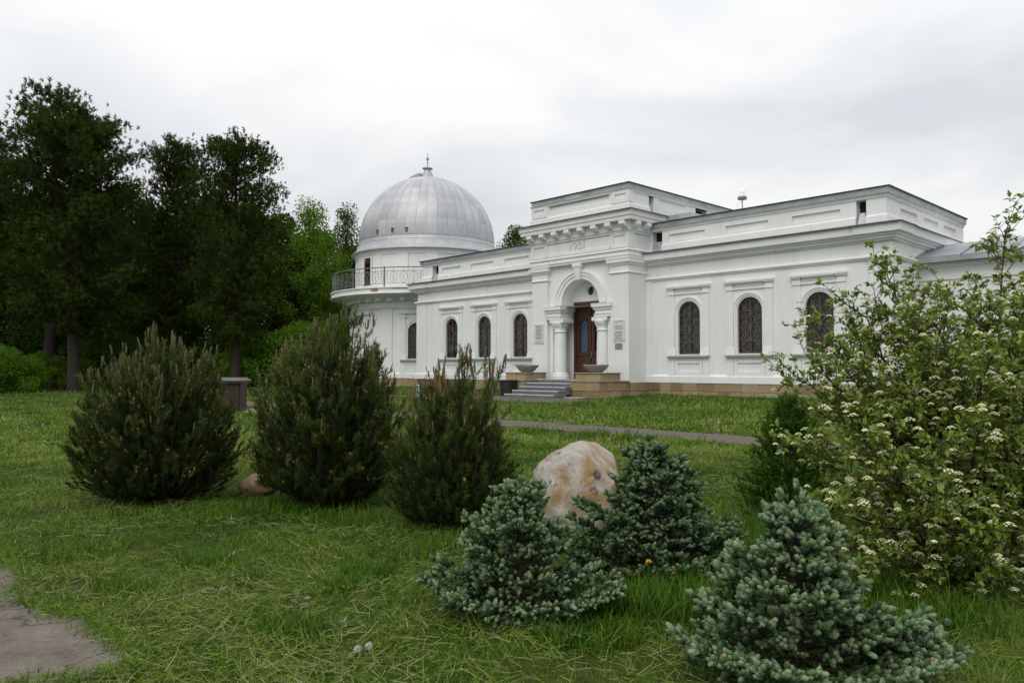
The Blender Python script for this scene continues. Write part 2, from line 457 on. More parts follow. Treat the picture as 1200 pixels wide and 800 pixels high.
# ------------------------------------------------------------------ ground, path, slab
def grid_axis(lo, hi, mid_lo, mid_hi, fine, coarse):
    a = list(np.arange(mid_lo, mid_hi + 1e-6, fine)); x = mid_lo; st = fine
    left = []
    while x > lo: st = min(coarse, st * 1.35); x -= st; left.append(max(x, lo))
    x = mid_hi; st = fine; right = []
    while x < hi: st = min(coarse, st * 1.35); x += st; right.append(min(x, hi))
    return np.array(left[::-1] + a + right)
def micro(x, y):
    """small lumps of the lawn"""
    return .018 * np.sin(x * 2.3 + 1.3 * np.sin(y * 1.7)) * np.sin(y * 2.9 + .7) + .012 * np.sin(x * 5.1 + y * 3.3) * np.sin(y * 4.7 - x * 1.9)
def gz(x, y):
    return ground_z(x, y) + micro(np.asarray(x, float), np.asarray(y, float))
gx = grid_axis(-600, 600, -14, 14, .25, 60); gy = grid_axis(-60, 900, 2, 34, .25, 60)
XX, YY = np.meshgrid(gx, gy); ZZ = gz(XX, YY)
Vg = np.stack([XX.ravel(), YY.ravel(), ZZ.ravel()], 1); nx, ny = len(gx), len(gy)
ii = (np.arange(ny - 1)[:, None] * nx + np.arange(nx - 1)[None]).ravel()
ground = link('ground', np_mesh('ground', Vg, np.stack([ii, ii + 1, ii + nx + 1, ii + nx], 1), [M['ground']], smooth=True))
tag(ground, kind='structure')

def sheet(name, poly, mat, lift=.004, step=.35, thick=.05, edge=.06):
    """a closed, slightly ragged sheet that follows the ground"""
    rr = random.Random(name); pts = []
    for i in range(len(poly)):
        a, b = Vector(poly[i]), Vector(poly[(i + 1) % len(poly)]); k = max(1, int((b - a).length / step))
        for j in range(k):
            p = a.lerp(b, j / k); pts.append((p.x + rr.uniform(-edge, edge), p.y + rr.uniform(-edge, edge)))
    bm = bmesh.new(); vs = [bm.verts.new((x, y, 0)) for x, y in pts]
    f = bm.faces.new(vs); bmesh.ops.triangulate(bm, faces=[f])
    for _ in range(3):
        bmesh.ops.subdivide_edges(bm, edges=[e_ for e_ in bm.edges if e_.calc_length() > .5], cuts=1)
        bmesh.ops.triangulate(bm, faces=bm.faces[:])
    for v in bm.verts: v.co.z = float(ground_z(v.co.x, v.co.y)) + .035 + lift
    ret = bmesh.ops.extrude_face_region(bm, geom=bm.faces[:])
    for g in ret['geom']:
        if isinstance(g, bmesh.types.BMVert): g.co.z -= thick + .06
    bmesh.ops.recalc_face_normals(bm, faces=bm.faces)
    me = bpy.data.meshes.new(name); bm.to_mesh(me); bm.free(); me.materials.append(mat)
    return tag(link(name, me), kind='structure')
def b2(s, t): p = bworld(s, t); return (p.x, p.y)
sheet('path', [b2(-24, -14.5), b2(15.2, -14.7), b2(15.2, -13.35), b2(2.0, -13.4), b2(-24, -13.35)], M['path'])
sheet('forecourt', [b2(-9, -7.0), b2(.6, -7.0), b2(.9, -4.9), b2(-1.2, -4.45), b2(-9, -4.4)], M['path'], lift=.012)
sheet('paving', [(-8.6, 3.1), (-2.95, 3.4), (-2.45, 3.78), (-2.0, 4.08), (-2.22, 4.52), (-2.55, 4.66), (-2.62, 4.88), (-3.1, 5.05), (-3.45, 5.45), (-3.62, 5.85), (-4.05, 6.2), (-4.6, 6.8), (-8.6, 8.0)], M['slab'], lift=.004, edge=.09, step=.13)
pc = onground(297, 25.6)
sheet('paving_stone', [(pc.x - 1.1, pc.y - .6), (pc.x + .35, pc.y - .6), (pc.x + .45, pc.y + .9), (pc.x - 1.0, pc.y + .9)], M['cap'], lift=.02, edge=.03)

# ------------------------------------------------------------------ the observatory
# local axes: x = s along the front (to the right), y = t into the building, z absolute height (shifted by the base)
BZ = .45
obs = empty('observatory', (OX, OY, BZ), BANG)
tag(obs, 'long white plastered observatory with round domed tower, arched windows and a tall entrance portico', 'building')
def part(mb, name, mat, smooth=False, bevel=0, parent=None):
    if parent is None or parent is obs:
        return mb.build(name, mat, obs, smooth, bevel, loc=(0, 0, -BZ))
    return mb.build(name, mat, parent, smooth, bevel)          # parents made by part() already carry the shift
def place(me, name, x, y, z, rz=0.0):
    return link(name, me, obs, (x, y, z - BZ), rz)

# --- plan
R0, R1 = -.07, 10.13           # right wing
L0, L1 = -16.55, -5.80         # left wing
DEP = 9.0                      # depth of the wings
PT = -1.28                     # portico front
CEN = -2.94
TC = (-21.5, 4.5)              # tower centre
WIN_R = [2.05, 4.80, 7.57]; WIN_L = [-13.43, -10.68, -7.95]
OPW, OPB, OPS = 1.05, 2.18, 3.865
WD = .24                       # window reveal

def planar(t): return lambda u, z, d: (u, t + d, z)
# right wing wall
w = MB(); w.arched_wall(planar(0), R0 - .1, R1, .2, 6.45, [(c, OPW, OPB, OPS) for c in WIN_R], WD)
w.add([(R1, 0, .2), (R1, DEP, .2), (R1, DEP, 6.45), (R1, 0, 6.45)], [(0, 1, 2, 3)])
w.add([(R0, DEP, .2), (R1, DEP, .2), (R1, DEP, 6.45), (R0, DEP, 6.45)], [(3, 2, 1, 0)])
w.box(R0 - .05, .2, -.05, .0, 1.02, 5.38)                 # half pilaster beside the portico
w.box(9.35, R1 + .05, -.05, .6, 1.02, 5.38)               # corner pilaster
part(w, 'wall', M['plaster'])
w = MB(); w.arched_wall(planar(0), L0, L1 + .1, .2, 6.45, [(c, OPW, OPB, OPS) for c in WIN_L], WD)
w.add([(L0, 0, .2), (L0, DEP, .2), (L0, DEP, 6.45), (L0, 0, 6.45)], [(0, 1, 2, 3)])
w.add([(L0, DEP, .2), (L1, DEP, .2), (L1, DEP, 6.45), (L0, DEP, 6.45)], [(3, 2, 1, 0)])
w.box(L0 - .05, -15.62, -.05, .6, 1.02, 5.38)
part(w, 'wall', M['plaster'])

# base band, string course and cornice of each wing
def wing_trim(path):
    m = MB(); m.sweep(path, [(-.02, 1.00), (.075, 1.00), (.075, 1.26), (.0, 1.34), (-.02, 1.34)]); part(m, 'base_band', M['plaster'])
    m = MB(); m.sweep(path, [(-.02, 5.36), (.05, 5.36), (.05, 5.40), (.11, 5.43), (.11, 5.48), (.03, 5.53), (-.02, 5.53)]); part(m, 'string_course', M['plaster'])
    m = MB(); m.sweep(path, [(-.02, 5.98), (.05, 5.98), (.08, 6.04), (.16, 6.06), (.17, 6.12), (.24, 6.16), (.24, 6.20), (.36, 6.24), (.37, 6.47), (.40, 6.52), (-.3, 6.62), (-.3, 6.3)]); part(m, 'cornice', M['plaster'])
    m = MB(); m.sweep(path, [(.385, 6.512), (.455, 6.512), (.46, 6.545), (-.05, 6.66), (-.05, 6.63), (.385, 6.535)]); part(m, 'cornice_flashing', M['roof_edge'])
PR = [(R0, -.0), (.2, -.0), (9.35, -.0), (9.35, -.05), (R1 + .05, -.05), (R1 + .05, .6), (R1, .6), (R1, DEP)]
PL = [(L0, DEP), (L0, .6), (L0 - .05, .6), (L0 - .05, -.05), (-15.62, -.05), (-15.62, 0), (L1, 0)]
wing_trim(PR); wing_trim(PL)

# attic parapets with recessed panels, slots near the ends, metal edging
def parapet(name_s0, s1, t, z0, z1, panels, slots, pier=None):
    """front face: frame pieces proud of a back wall so that the panels are recessed"""
    s0 = name_s0; m = MB()
    cuts = sorted([(a, b, 'slot') for a, b in slots] + [(a, b, 'pan') for a, b in panels])
    cur = s0; th = .42
    zt, zb = z0 + .78, z0 + .50
    for a, b, k in cuts:
        if a > cur: m.box(cur, a, t, t + th, z0, z1)
        if k == 'pan':
            m.box(a, b, t, t + th, z0, zb); m.box(a, b, t + .07, t + th - .02, zb, zt); m.box(a, b, t, t + th, zt, z1)
        else:
            m.box(a, b, t, t + th, z0 + .98, z1); m.box(a, b, t + .30, t + th, z0, z0 + .98)
        cur = b
    if s1 > cur: m.box(cur, s1, t, t + th, z0, z1)
    return m
def splay(path, z0, h=.34):
    m = MB(); m.sweep(path, [(-.05, z0), (.10, z0), (.085, z0 + h), (.0, z0 + h + .06), (-.05, z0 + h + .06)]); return m
def coping(path, z0, z1, over=.15):
    m = MB(); m.sweep(path, [(-.2, z0 - .12), (.03, z0 - .12), (.05, z0 - .05), (.10, z0), (-.2, z0)]); part(m, 'parapet_moulding', M['plaster'])
    m = MB(); m.sweep(path, [(-.25, z0 + .003), (over - .03, z0 + .003), (over - .02, z1 - .03), (-.25, z1 - .02)]); part(m, 'fascia', M['fascia'])
    m = MB(); m.sweep(path, [(-.5, z1 - .015), (over + .04, z1 - .028), (over + .05, z1 + .0), (-.5, z1 + .06)]); part(m, 'roof_edging', M['roof_edge'])
TP = .20
pR = parapet(R0, 9.88, TP, 6.55, 7.66, [(.95, 2.72), (3.68, 5.52), (6.48, 8.30)], [(.10, .62), (8.87, 9.22)]); part(pR, 'parapet', M['plaster'])
ps = MB()                                             # side of the right wing's parapet
cur = TP + .42
for a, b in ((1.6, 3.3), (4.0, 5.6), (6.3, 7.8)):
    ps.box(9.46, 9.88, cur, a, 6.55, 7.66); ps.box(9.48, 9.81, a, b, 7.05, 7.33); ps.box(9.46, 9.88, a, b, 6.55, 7.05); ps.box(9.46, 9.88, a, b, 7.33, 7.66); cur = b
ps.box(9.46, 9.88, cur, 8.8, 6.55, 7.66); part(ps, 'parapet', M['plaster'])
for segs in ([(.62, TP), (8.87, TP)], [(9.22, TP), (9.88, TP), (9.88, 8.8)]):
    part(splay(segs, 6.56), 'parapet_base', M['plaster'])
coping([(R0, TP), (9.88, TP), (9.88, 8.8)], 7.66, 7.90)
pL = parapet(-16.30, L1, TP, 6.55, 7.66, [(-14.55, -12.9), (-12.0, -10.2), (-9.3, -7.5)], [(-15.42, -14.85)]); part(pL, 'parapet', M['plaster'])
ps = MB(); ps.box(-16.30, -15.88, TP + .42, 8.8, 6.55, 7.66); part(ps, 'parapet', M['plaster'])
for segs in ([(-16.30, 8.8), (-16.30, TP), (-15.42, TP)], [(-14.85, TP), (L1, TP)]):
    part(splay(segs, 6.56), 'parapet_base', M['plaster'])
coping([(-16.30, 8.8), (-16.30, TP), (L1, TP)], 7.66, 7.90)
for a, b in ((.12, .60), (8.89, 9.20), (-15.40, -14.87)):          # near-black sheets paint the shade in the slots; grey metal hoppers
    m = MB(); m.box(a, b, TP + .29, TP + .298, 7.12, 7.52); part(m, 'slot_shade', M['dark'])
    m = MB(); m.add([(a + .02, TP - .02, 6.64), (b - .02, TP - .02, 6.64), (b - .02, TP + .28, 6.64), (a + .02, TP + .28, 6.64),
                     (a + .06, TP + .12, 7.10), (b - .06, TP + .12, 7.10), (b - .06, TP + .285, 7.10), (a + .06, TP + .285, 7.10)],
                    [(0, 3, 2, 1), (4, 5, 6, 7), (0, 1, 5, 4), (1, 2, 6, 5), (2, 3, 7, 6), (3, 0, 4, 7)]); part(m, 'rain_hopper', M['flash'])
m = MB(); m.box(R0, 9.6, .5, 8.5, 7.58, 7.64); part(m, 'roof', M['roof'])
m = MB(); m.box(-16.0, L1, .5, 8.5, 7.58, 7.64); part(m, 'roof', M['roof'])

# --- windows: one set of shared meshes, origin at the middle of the opening's foot, +y into the wall
HW, HS = OPW / 2, OPS - OPB
def window_meshes():
    fr = MB(); y0, y1 = .13, .20
    for sx in (-1, 1): fr.box(min(sx * HW, sx * (HW - .06)), max(sx * HW, sx * (HW - .06)), y0, y1, 0, HS)
    fr.box(-HW + .06, HW - .06, y0, y1, 0, .07)
    fr.ring_xz(0, HS, HW - .065, HW + .005, y0, y1, n=14)
    fr.box(-.05, .05, y0 + .004, y1 - .004, .07, HS + .05)                      # mullion
    fr.box(-HW + .06, HW - .06, y0 + .008, y1 - .008, HS - .13, HS - .05)       # transom
    for a in (PI * .36, PI * .64, PI * .5): fr.tube([(0, .165, HS - .05), ((HW - .05) * math.cos(a), .165, HS + (HW - .05) * math.sin(a))], .016, 4)
    for z in (.55, 1.05): fr.box(-HW + .06, HW - .06, y0 + .012, y1 - .012, z - .015, z + .015)
    frame = fr.mesh('window', M['frame'])
    panes = []
    xs = [(-HW + .05, -.04), (.04, HW - .05)]
    for a, b in xs:
        for z0, z1 in ((.06, .54), (.56, 1.04), (1.06, HS - .12)):
            p = MB(); p.box(a, b, .168, .174, z0, z1); panes.append(p.mesh('pane', M['glass']))
    p = MB(); pts = [((HW - .05) * math.cos(PI * i / 14), (HW - .05) * math.sin(PI * i / 14)) for i in range(15)]
    p.add([(x, .168, HS - .04 + z) for x, z in pts] + [(x, .174, HS - .04 + z) for x, z in pts], [tuple(range(15)), tuple(range(29, 14, -1))]); panes.append(p.mesh('pane', M['glass']))
    # wrought grille: bars and paired scrolls
    g = MB(); r = .0085; gy_ = .075
    for x in (0,): g.tube([(x, gy_, .02), (x, gy_, HS + HW - .02)], r, 4)
    for z in (.03, .52, 1.02, HS - .02): g.tube([(-HW + .01, gy_, z), (HW - .01, gy_, z)], r, 4)
    for sx in (-1, 1): g.tube([(sx * (HW - .02), gy_, .02), (sx * (HW - .02), gy_, HS)], r, 4)
    g.tube([((HW - .02) * math.cos(PI * i / 14), gy_, HS + (HW - .02) * math.sin(PI * i / 14)) for i in range(15)], r, 4)
    def spiral(cx, cz, r0, a0, turns, sgn):
        k = 11; return [(cx + r0 * (1 - .72 * i / k) * math.cos(a0 + sgn * turns * 2 * PI * i / k), gy_, cz + r0 * (1 - .72 * i / k) * math.sin(a0 + sgn * turns * 2 * PI * i / k)) for i in range(k + 1)]
    for sx in (-1, 1):
        for z in (.40, .64, .90, 1.14, 1.42, 1.80):
            c = .36 if z < 1.7 else .30
            g.tube(spiral(sx * c, z, .10, PI / 2 if z in (.64, 1.14, 1.80) else -PI / 2, 1.15, sx if z in (.64, 1.14, 1.80) else -sx), r * .9, 3, cap=False)
        g.tube([(sx * .04 + sx * .36 * math.sin(PI * i / 10), gy_, .05 + .50 * i / 10 - .02) for i in range(11)], r * .9, 3, cap=False)
        g.tube([(sx * (.03 + .13 * math.sin(PI * i / 8) ** 2), gy_, .53 + .48 * (i / 8)) for i in range(9)], r * .9, 3, cap=False)
        g.tube([(sx * (.03 + .15 * math.sin(PI * i / 8) ** 2), gy_, 1.04 + .58 * (i / 8)) for i in range(9)], r * .9, 3, cap=False); g.tube([(sx * .22, gy_, .52), (sx * .22, gy_, 1.62)], r * .8, 4)
        g.tube([(sx * (.02 + .34 * math.sin(PI * i / 10)), gy_, HS + .02 + .44 * i / 10) for i in range(11)], r * .9, 3, cap=False)
    grille = g.mesh('grille', M['grille'])
    # plaster surround
    s = MB(); B = .06
    for sx in (-1, 1):
        q = lambda a, b: (min(sx * a, sx * b), max(sx * a, sx * b))
        s.box(*q(.68, .98), -.055, B, .20, 2.50)
        s.box(*q(.585, .665), -.03, B, .14, HS)                                  # jamb strip running into the archivolt
        s.taper(*q(.57, 1.0), -.12, B, -.06, .22, .035)
        s.box(*q(.66, 1.0), -.085, B, 2.50, 2.60)
        s.box(*q(.68, .985), -.07, B, 2.60, 2.74)
        s.box(*q(.64, 1.03), -.13, B, 2.74, 2.80); s.box(*q(.62, 1.05), -.16, B, 2.80, 2.88)
        s.box(*q(.68, .98), -.05, B, -1.16, -.21)                                # apron strips
    s.box(-.66, .66, -.05, B, 2.515, 2.585)
    s.sweep([(-.62, 0), (.62, 0)], [(-B, 2.62), (.02, 2.62), (.05, 2.70), (.14, 2.78), (.15, 2.86), (-B, 2.87)])
    s.ring_xz(0, HS, HW + .06, HW + .14, -.03, B, n=18); s.ring_xz(0, HS, HW + .138, HW + .19, -.06, B, n=18)
    s.box(-1.0, 1.0, -.075, B, -.21, -.135)
    for a in ((-.66, -.52), (.52, .66)): s.box(*a, -.045, B, -.90, -.215)
    s.box(-.515, .515, -.044, B, -.37, -.215); s.box(-.515, .515, -.046, B, -.90, -.70)
    sur = s.mesh('window_surround', M['plaster'])
    k = MB(); k.add([(-1.0, -.17, -.135), (1.0, -.17, -.135), (1.0, .14, -.135), (-1.0, .14, -.135), (-1.0, -.17, -.09), (1.0, -.17, -.09), (1.0, .14, -.0), (-1.0, .14, -.0)],
                    [(0, 3, 2, 1), (4, 5, 6, 7), (0, 1, 5, 4), (1, 2, 6, 5), (2, 3, 7, 6), (3, 0, 4, 7)])
    # the sill slopes from the opening; keep it narrower inside the reveal
    sill = k.mesh('sill', M['sill'])
    return frame, panes, grille, sur, sill
WF, WP, WG, WS, WSL = window_meshes()
def window_at(x, y, z, rz=0.0, glazed=True):
    place(WS, 'window_surround', x, y, z, rz); place(WSL, 'window_sill', x, y, z + .003, rz)
    if not glazed: return
    f = place(WF, 'window', x, y, z, rz)
    for p in WP:
        o = link('pane', p, f); o.rotation_euler = (random.uniform(-.004, .004), 0, random.uniform(-.008, .008))
    link('grille', WG, f)
for c in WIN_R + WIN_L: window_at(c, 0, OPB)
# near-black sheets painted as the unlit rooms behind the panes
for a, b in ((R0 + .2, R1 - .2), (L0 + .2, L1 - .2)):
    m = MB(); m.box(a, b, WD + .02, WD + .06, 1.2, 5.3); part(m, 'room_shade', M['dark'])

# --- portico
PL0, PL1, PR0, PR1 = -5.80, -4.83, -1.08, R0
WT = -1.10                                     # wall plane between the pilasters
m = MB(); AR, AZ = 1.13, 4.52
m.arched_wall(planar(WT), PL1 - .05, PR0 + .05, 4.44, 6.34, [(CEN, 2 * AR, 4.44, AZ)], -WT - .38, n=20)
m.box(PL1 - .05, CEN - 1.62, WT, -.2, .6, 4.44); m.box(CEN + 1.62, PR0 + .05, WT, -.2, .6, 4.44)
m.box(CEN - 1.63, CEN - 1.0, -.38, -.2, .6, 4.68); m.box(CEN + 1.0, CEN + 1.63, -.38, -.2, .6, 4.68)
part(m, 'wall', M['plaster'])
m = MB()                                       # tympanum with the oculus cut out
OR_, OZ = .21, 5.17; n = 32; pts_o, pts_i = [], []
for i in range(n):
    a = 2 * PI * i / n; c, s_ = math.cos(a), math.sin(a)
    pts_i.append((CEN + OR_ * c, -.38, OZ + OR_ * s_))
    k = min(1.3 / max(abs(c), 1e-6), (.85 if s_ > 0 else .495) / max(abs(s_), 1e-6)); pts_o.append((CEN + k * c, -.38, OZ + k * s_))
m.add(pts_i + pts_o, [(i, (i + 1) % n, n + (i + 1) % n, n + i) for i in range(n)])
m.add(pts_i + [(x, -.2, z) for x, _, z in pts_i], [(i, (i + 1) % n, n + (i + 1) % n, n + i) for i in range(n)])
m.ring_xz(CEN, OZ, OR_ + .05, OR_ + .12, -.41, -.36, 0, 2 * PI, 24)
part(m, 'tympanum', M['plaster'])
m = MB(); m.ring_xz(CEN, OZ, .0, OR_ + .02, -.235, -.22, 0, 2 * PI, 24); part(m, 'oculus_pane', M['glass'])
for a, b in ((PL0, PL1), (PR0, PR1)):          # the two big pilasters and what stands behind them
    m = MB(); m.box(a, b, PT, 1.0 if a < -3 else 1.0, .4, 6.1)
    m.sweep([(a, 0), (a, PT), (b, PT), (b, 0)], [(-.02, 5.66), (.03, 5.67), (.06, 5.70), (.05, 5.74), (-.02, 5.78)])
    m.sweep([(a, 0), (a, PT), (b, PT), (b, 0)], [(-.02, 6.0), (.04, 6.02), (.07, 6.10), (.12, 6.14), (.12, 6.24), (.14, 6.33), (-.02, 6.33)])
    part(m, 'pilaster', M['plaster'])
# entablature and attic block
SIDE = [(PL0, DEP), (PL0, PT), (PR1, PT), (PR1, DEP)]
m = MB(); m.box(PL0 + .001, PR1 - .001, PT + .001, DEP, 6.331, 8.28)
m.sweep(SIDE, [(-.01, 6.331), (.05, 6.335), (.05, 6.40), (.09, 6.43), (.09, 6.50), (.05, 6.52), (.05, 6.58), (.11, 6.64), (.11, 6.68), (.0, 6.76), (-.01, 6.76)])
part(m, 'entablature', M['plaster'])
fz0, fz1, q = 6.762, 7.40, .05                  # frieze: proud frames leave the panels recessed
for a, b in ((PL0, PL1 - .0), (PR0 + .08, PR1)):
    m = MB(); m.box(a - q, a + .16, PT - q, PT + .1, fz0, fz1); m.box(b - .16, b + q, PT - q, PT + .1, fz0, fz1)
    m.box(a + .16, b - .16, PT - q, PT + .1, fz0, fz0 + .1); m.box(a + .16, b - .16, PT - q, PT + .1, fz1 - .09, fz1)
    if b == PR1: m.box(PR1 - .05, PR1 + q - .002, PT + .1, PT + .35, fz0, fz1)
    part(m, 'frieze_frame', M['plaster'])
m = MB(); m.box(PL1, PR0 + .08, PT - q, PT + .1, fz0, fz0 + .12); m.box(PL1, PR0 + .08, PT - .012, PT + .1, fz0 + .12, fz0 + .16)
part(m, 'frieze_ledge', M['plaster'])
m = MB(); m.sweep(SIDE, [(-.01, 7.402), (.07, 7.402), (.07, 7.46), (.12, 7.50), (.12, 7.86), (.40, 7.88), (.41, 8.02), (.45, 8.06), (.45, 8.20), (.50, 8.27), (-.2, 8.33), (-.2, 8.0)])
part(m, 'cornice', M['plaster'])
m = MB(); m.sweep(SIDE, [(.47, 8.272), (.55, 8.272), (.555, 8.305), (-.1, 8.43), (-.1, 8.40), (.47, 8.29)]); part(m, 'cornice_flashing', M['roof_edge'])
md = MB(); md.add([(-.15, -.40, .15), (.15, -.40, .15), (.15, 0, .0), (-.15, 0, .0), (-.15, -.40, .30), (.15, -.40, .30), (.15, 0, .30), (-.15, 0, .30), (-.15, -.30, .05), (.15, -.30, .05), (-.15, -.12, 0), (.15, -.12, 0)],
                  [(4, 5, 6, 7), (0, 1, 5, 4), (0, 8, 9, 1), (8, 10, 11, 9), (10, 3, 2, 11), (1, 9, 11, 2, 6, 5), (0, 4, 7, 3, 10, 8), (2, 3, 7, 6)])
MOD = md.mesh('modillion', M['plaster'], bevel=.008)
for i in range(8): place(MOD, 'modillion', -5.66 + i * (5.52 / 7), PT - .005, 7.565)
for i in range(3): place(MOD, 'modillion', PR1 + .005, PT + .22 + i * .75, 7.565, PI / 2)
# attic parapet of the portico
zp0, zp1 = 8.40, 9.30
m = parapet(PL0, PR1, PT + .02, zp0, zp1, [(-4.7, -1.12)], []); part(m, 'parapet', M['plaster'])
for a, b in ((PL0 - .04, PL1), (PR0 + .12, PR1 + .04)):
    m = MB(); m.box(a, b, PT - .02, PT + .3, zp0 + .32, zp0 + .50); m.box(a, b, PT - .02, PT + .3, zp1 - .20, zp1 - .005)
    m.box(a, a + .16, PT - .02, PT + .3, zp0 + .50, zp1 - .20); m.box(b - .16, b, PT - .02, PT + .3, zp0 + .50, zp1 - .20)
    part(m, 'parapet_pier', M['plaster'])
ps = MB(); cur = PT + .44
for a, b, k in ((.2, .55, 's'), (1.0, 3.0, 'p'), (3.9, 4.9, 's'), (5.4, 7.2, 'p')):
    ps.box(PR1 - .42, PR1, cur, a, zp0, zp1)
    if k == 'p':
        ps.box(PR1 - .40, PR1 - .06, a, b, zp0 + .45, zp1 - .15); ps.box(PR1 - .42, PR1, a, b, zp0, zp0 + .45); ps.box(PR1 - .42, PR1, a, b, zp1 - .15, zp1)
    else:
        ps.box(PR1 - .42, PR1 - .30, a, b, zp0, zp1); ps.box(PR1 - .3, PR1, a, b, zp1 - .12, zp1)
    cur = b
ps.box(PR1 - .42, PR1, cur, 8.8, zp0, zp1); ps.box(PL0, PL0 + .42, PT + .44, 8.8, zp0, zp1); ps.box(PL0 + .42, PR1 - .42, 8.4, 8.8, zp0, zp1); part(ps, 'parapet', M['plaster'])
for y0, y1 in ((.22, .53), (3.93, 4.87)):
    m = MB(); m.box(PR1 - .298, PR1 - .12, y0, y1, zp0 + .02, zp0 + .48); part(m, 'rain_hopper', M['flash'])
    m = MB(); m.box(PR1 - .299, PR1 - .29, y0, y1, zp0 + .48, zp1 - .13); part(m, 'slot_shade', M['dark'])  # near-black sheet painted as the shade inside the slot
coping([(PL0, 8.8), (PL0, PT + .02), (PR1, PT + .02), (PR1, 8.8)], zp1, 9.55, .06)
part(splay([(PL0, 8.8), (PL0, PT + .02), (PR1, PT + .02), (PR1, .2)], 8.38, .25), 'parapet_base', M['plaster'])
m = MB(); m.box(PL0 + .2, PR1 - .2, PT + .2, 8.6, 9.2, 9.26); part(m, 'roof', M['roof'])
m = MB(); m.box(R0 + .46, 1.6, .9, 3.0, 7.60, 8.32); part(m, 'roof_housing', M['flash'])
# archivolt, keystone, imposts, columns
m = MB(); m.ring_xz(CEN, AZ, AR + .0, AR + .16, WT - .05, WT + .05, n=28); m.ring_xz(CEN, AZ, AR + .159, AR + .30, WT - .09, WT + .05, n=28); m.ring_xz(CEN, AZ, AR + .299, AR + .40, WT - .13, WT + .05, n=28)
part(m, 'archivolt', M['plaster'])
m = MB(); m.add([(CEN - .13, WT - .20, 5.60), (CEN + .13, WT - .20, 5.60), (CEN + .13, WT, 5.60), (CEN - .13, WT, 5.60), (CEN - .20, WT - .26, 6.18), (CEN + .20, WT - .26, 6.18), (CEN + .20, WT, 6.18), (CEN - .20, WT, 6.18)],
                [(0, 3, 2, 1), (4, 5, 6, 7), (0, 1, 5, 4), (1, 2, 6, 5), (2, 3, 7, 6), (3, 0, 4, 7)])
m.box(CEN - .25, CEN + .25, WT - .28, WT, 6.182, 6.33); part(m, 'keystone', M['plaster'])
for sg in (-1, 1):
    x0, x1 = sorted((CEN + sg * 1.90, CEN + sg * 1.0)); cx, cy = CEN + sg * 1.28, -1.02
    m = MB(); b = [(x0, -.3), (x0, WT - .24), (x1, WT - .24), (x1, -.3)]
    m.box(x0 + .03, x1 - .03, WT - .20, -.3, 3.86, 4.44)
    m.sweep(b, [(-.05, 3.86), (.0, 3.86), (.0, 3.98), (.03, 4.0), (-.05, 4.02)]); m.sweep(b, [(-.05, 4.16), (.02, 4.18), (.03, 4.24), (.09, 4.30), (.09, 4.40), (.10, 4.46), (-.05, 4.47)])
    part(m, 'impost', M['plaster'])
    m = MB(); m.lathe([(.0, 1.05), (.43, 1.05), (.43, 1.16), (.40, 1.18), (.42, 1.24), (.36, 1.30), (.37, 1.34), (.315, 1.40), (.31, 2.0), (.295, 2.8), (.275, 3.24), (.31, 3.26), (.32, 3.30), (.28, 3.33), (.28, 3.44), (.34, 3.55), (.38, 3.66), (.38, 3.70), (.0, 3.70)], 28, (cx, cy))
    m.box(cx - .43, cx + .43, cy - .31, cy + .40, 3.70, 3.86)
    for a in (PI / 4, 3 * PI / 4, 5 * PI / 4, 7 * PI / 4):
        m.add([(cx + .28 * math.cos(a) + dx_, cy + .28 * math.sin(a) + dy_, z) for z, k in ((3.40, .02), (3.69, .10)) for dx_, dy_ in ((-k, -k), (k, -k), (k, k), (-k, k))], [(0, 3, 2, 1), (4, 5, 6, 7), (0, 1, 5, 4), (1, 2, 6, 5), (2, 3, 7, 6), (3, 0, 4, 7)])
    part(m, 'column', M['plaster'], smooth=False)
    m = MB(); m.box(*sorted((CEN + sg * 1.63, CEN + sg * 1.78)), WT - .06, WT + .1, 1.0, 3.80); part(m, 'jamb_strip', M['plaster'])
# door
DX, DZ0, DZ1 = CEN, 1.13, 4.68
dm = MB(); dm.box(DX - 1.0, DX - .86, -.42, -.24, DZ0, DZ1); dm.box(DX + .86, DX + 1.0, -.42, -.24, DZ0, DZ1); dm.box(DX - .86, DX + .86, -.42, -.24, DZ1 - .12, DZ1)
door = part(dm, 'door', M['door'])
for sg in (-1, 1):
    a, b = sorted((DX + sg * .012, DX + sg * .86)); c = (a + b) / 2
    m = MB(); ar = .20; z0, z1 = DZ0 + 1.25, 3.62
    m.arched_wall(planar(-.36), a, b, DZ0, DZ1 - .12, [(c, 2 * ar, z0, z1)], .07)
    m.box(a + .10, b - .10, -.385, -.36, DZ0 + .12, DZ0 + .20); m.box(a + .10, b - .10, -.385, -.36, DZ0 + .80, DZ0 + .88)
    m.box(a + .10, a + .17, -.385, -.36, DZ0 + .20, DZ0 + .80); m.box(b - .17, b - .10, -.385, -.36, DZ0 + .20, DZ0 + .80)
    m.taper(a + .24, b - .24, -.40, -.355, DZ0 + .30, DZ0 + .70, .02)
    m.box(a + .04, b - .04, -.42, -.36, DZ0 + 1.08, DZ0 + 1.16)
    m.ring_xz(c, z1, ar + .04, ar + .10, -.39, -.36, n=16)
    for x in (c - ar - .10, c + ar + .04): m.box(x, x + .06, -.39, -.36, z0 - .02, z1)
    m.box(a + .08, b - .08, -.39, -.36, 4.05, 4.12); m.box(a + .08, b - .08, -.385, -.36, 4.40, 4.46)
    part(m, 'door_leaf', M['door'], parent=door)
    m = MB(); m.box(c - ar - .03, c + ar + .03, -.30, -.292, z0 - .05, z1 + ar + .03); part(m, 'door_pane', M['blue_glass'] if sg < 0 else M['glass'], parent=door)
m = MB(); m.box(DX - .02, DX + .03, -.40, -.36, DZ0, DZ1 - .12); part(m, 'meeting_stile', M['door'], parent=door)
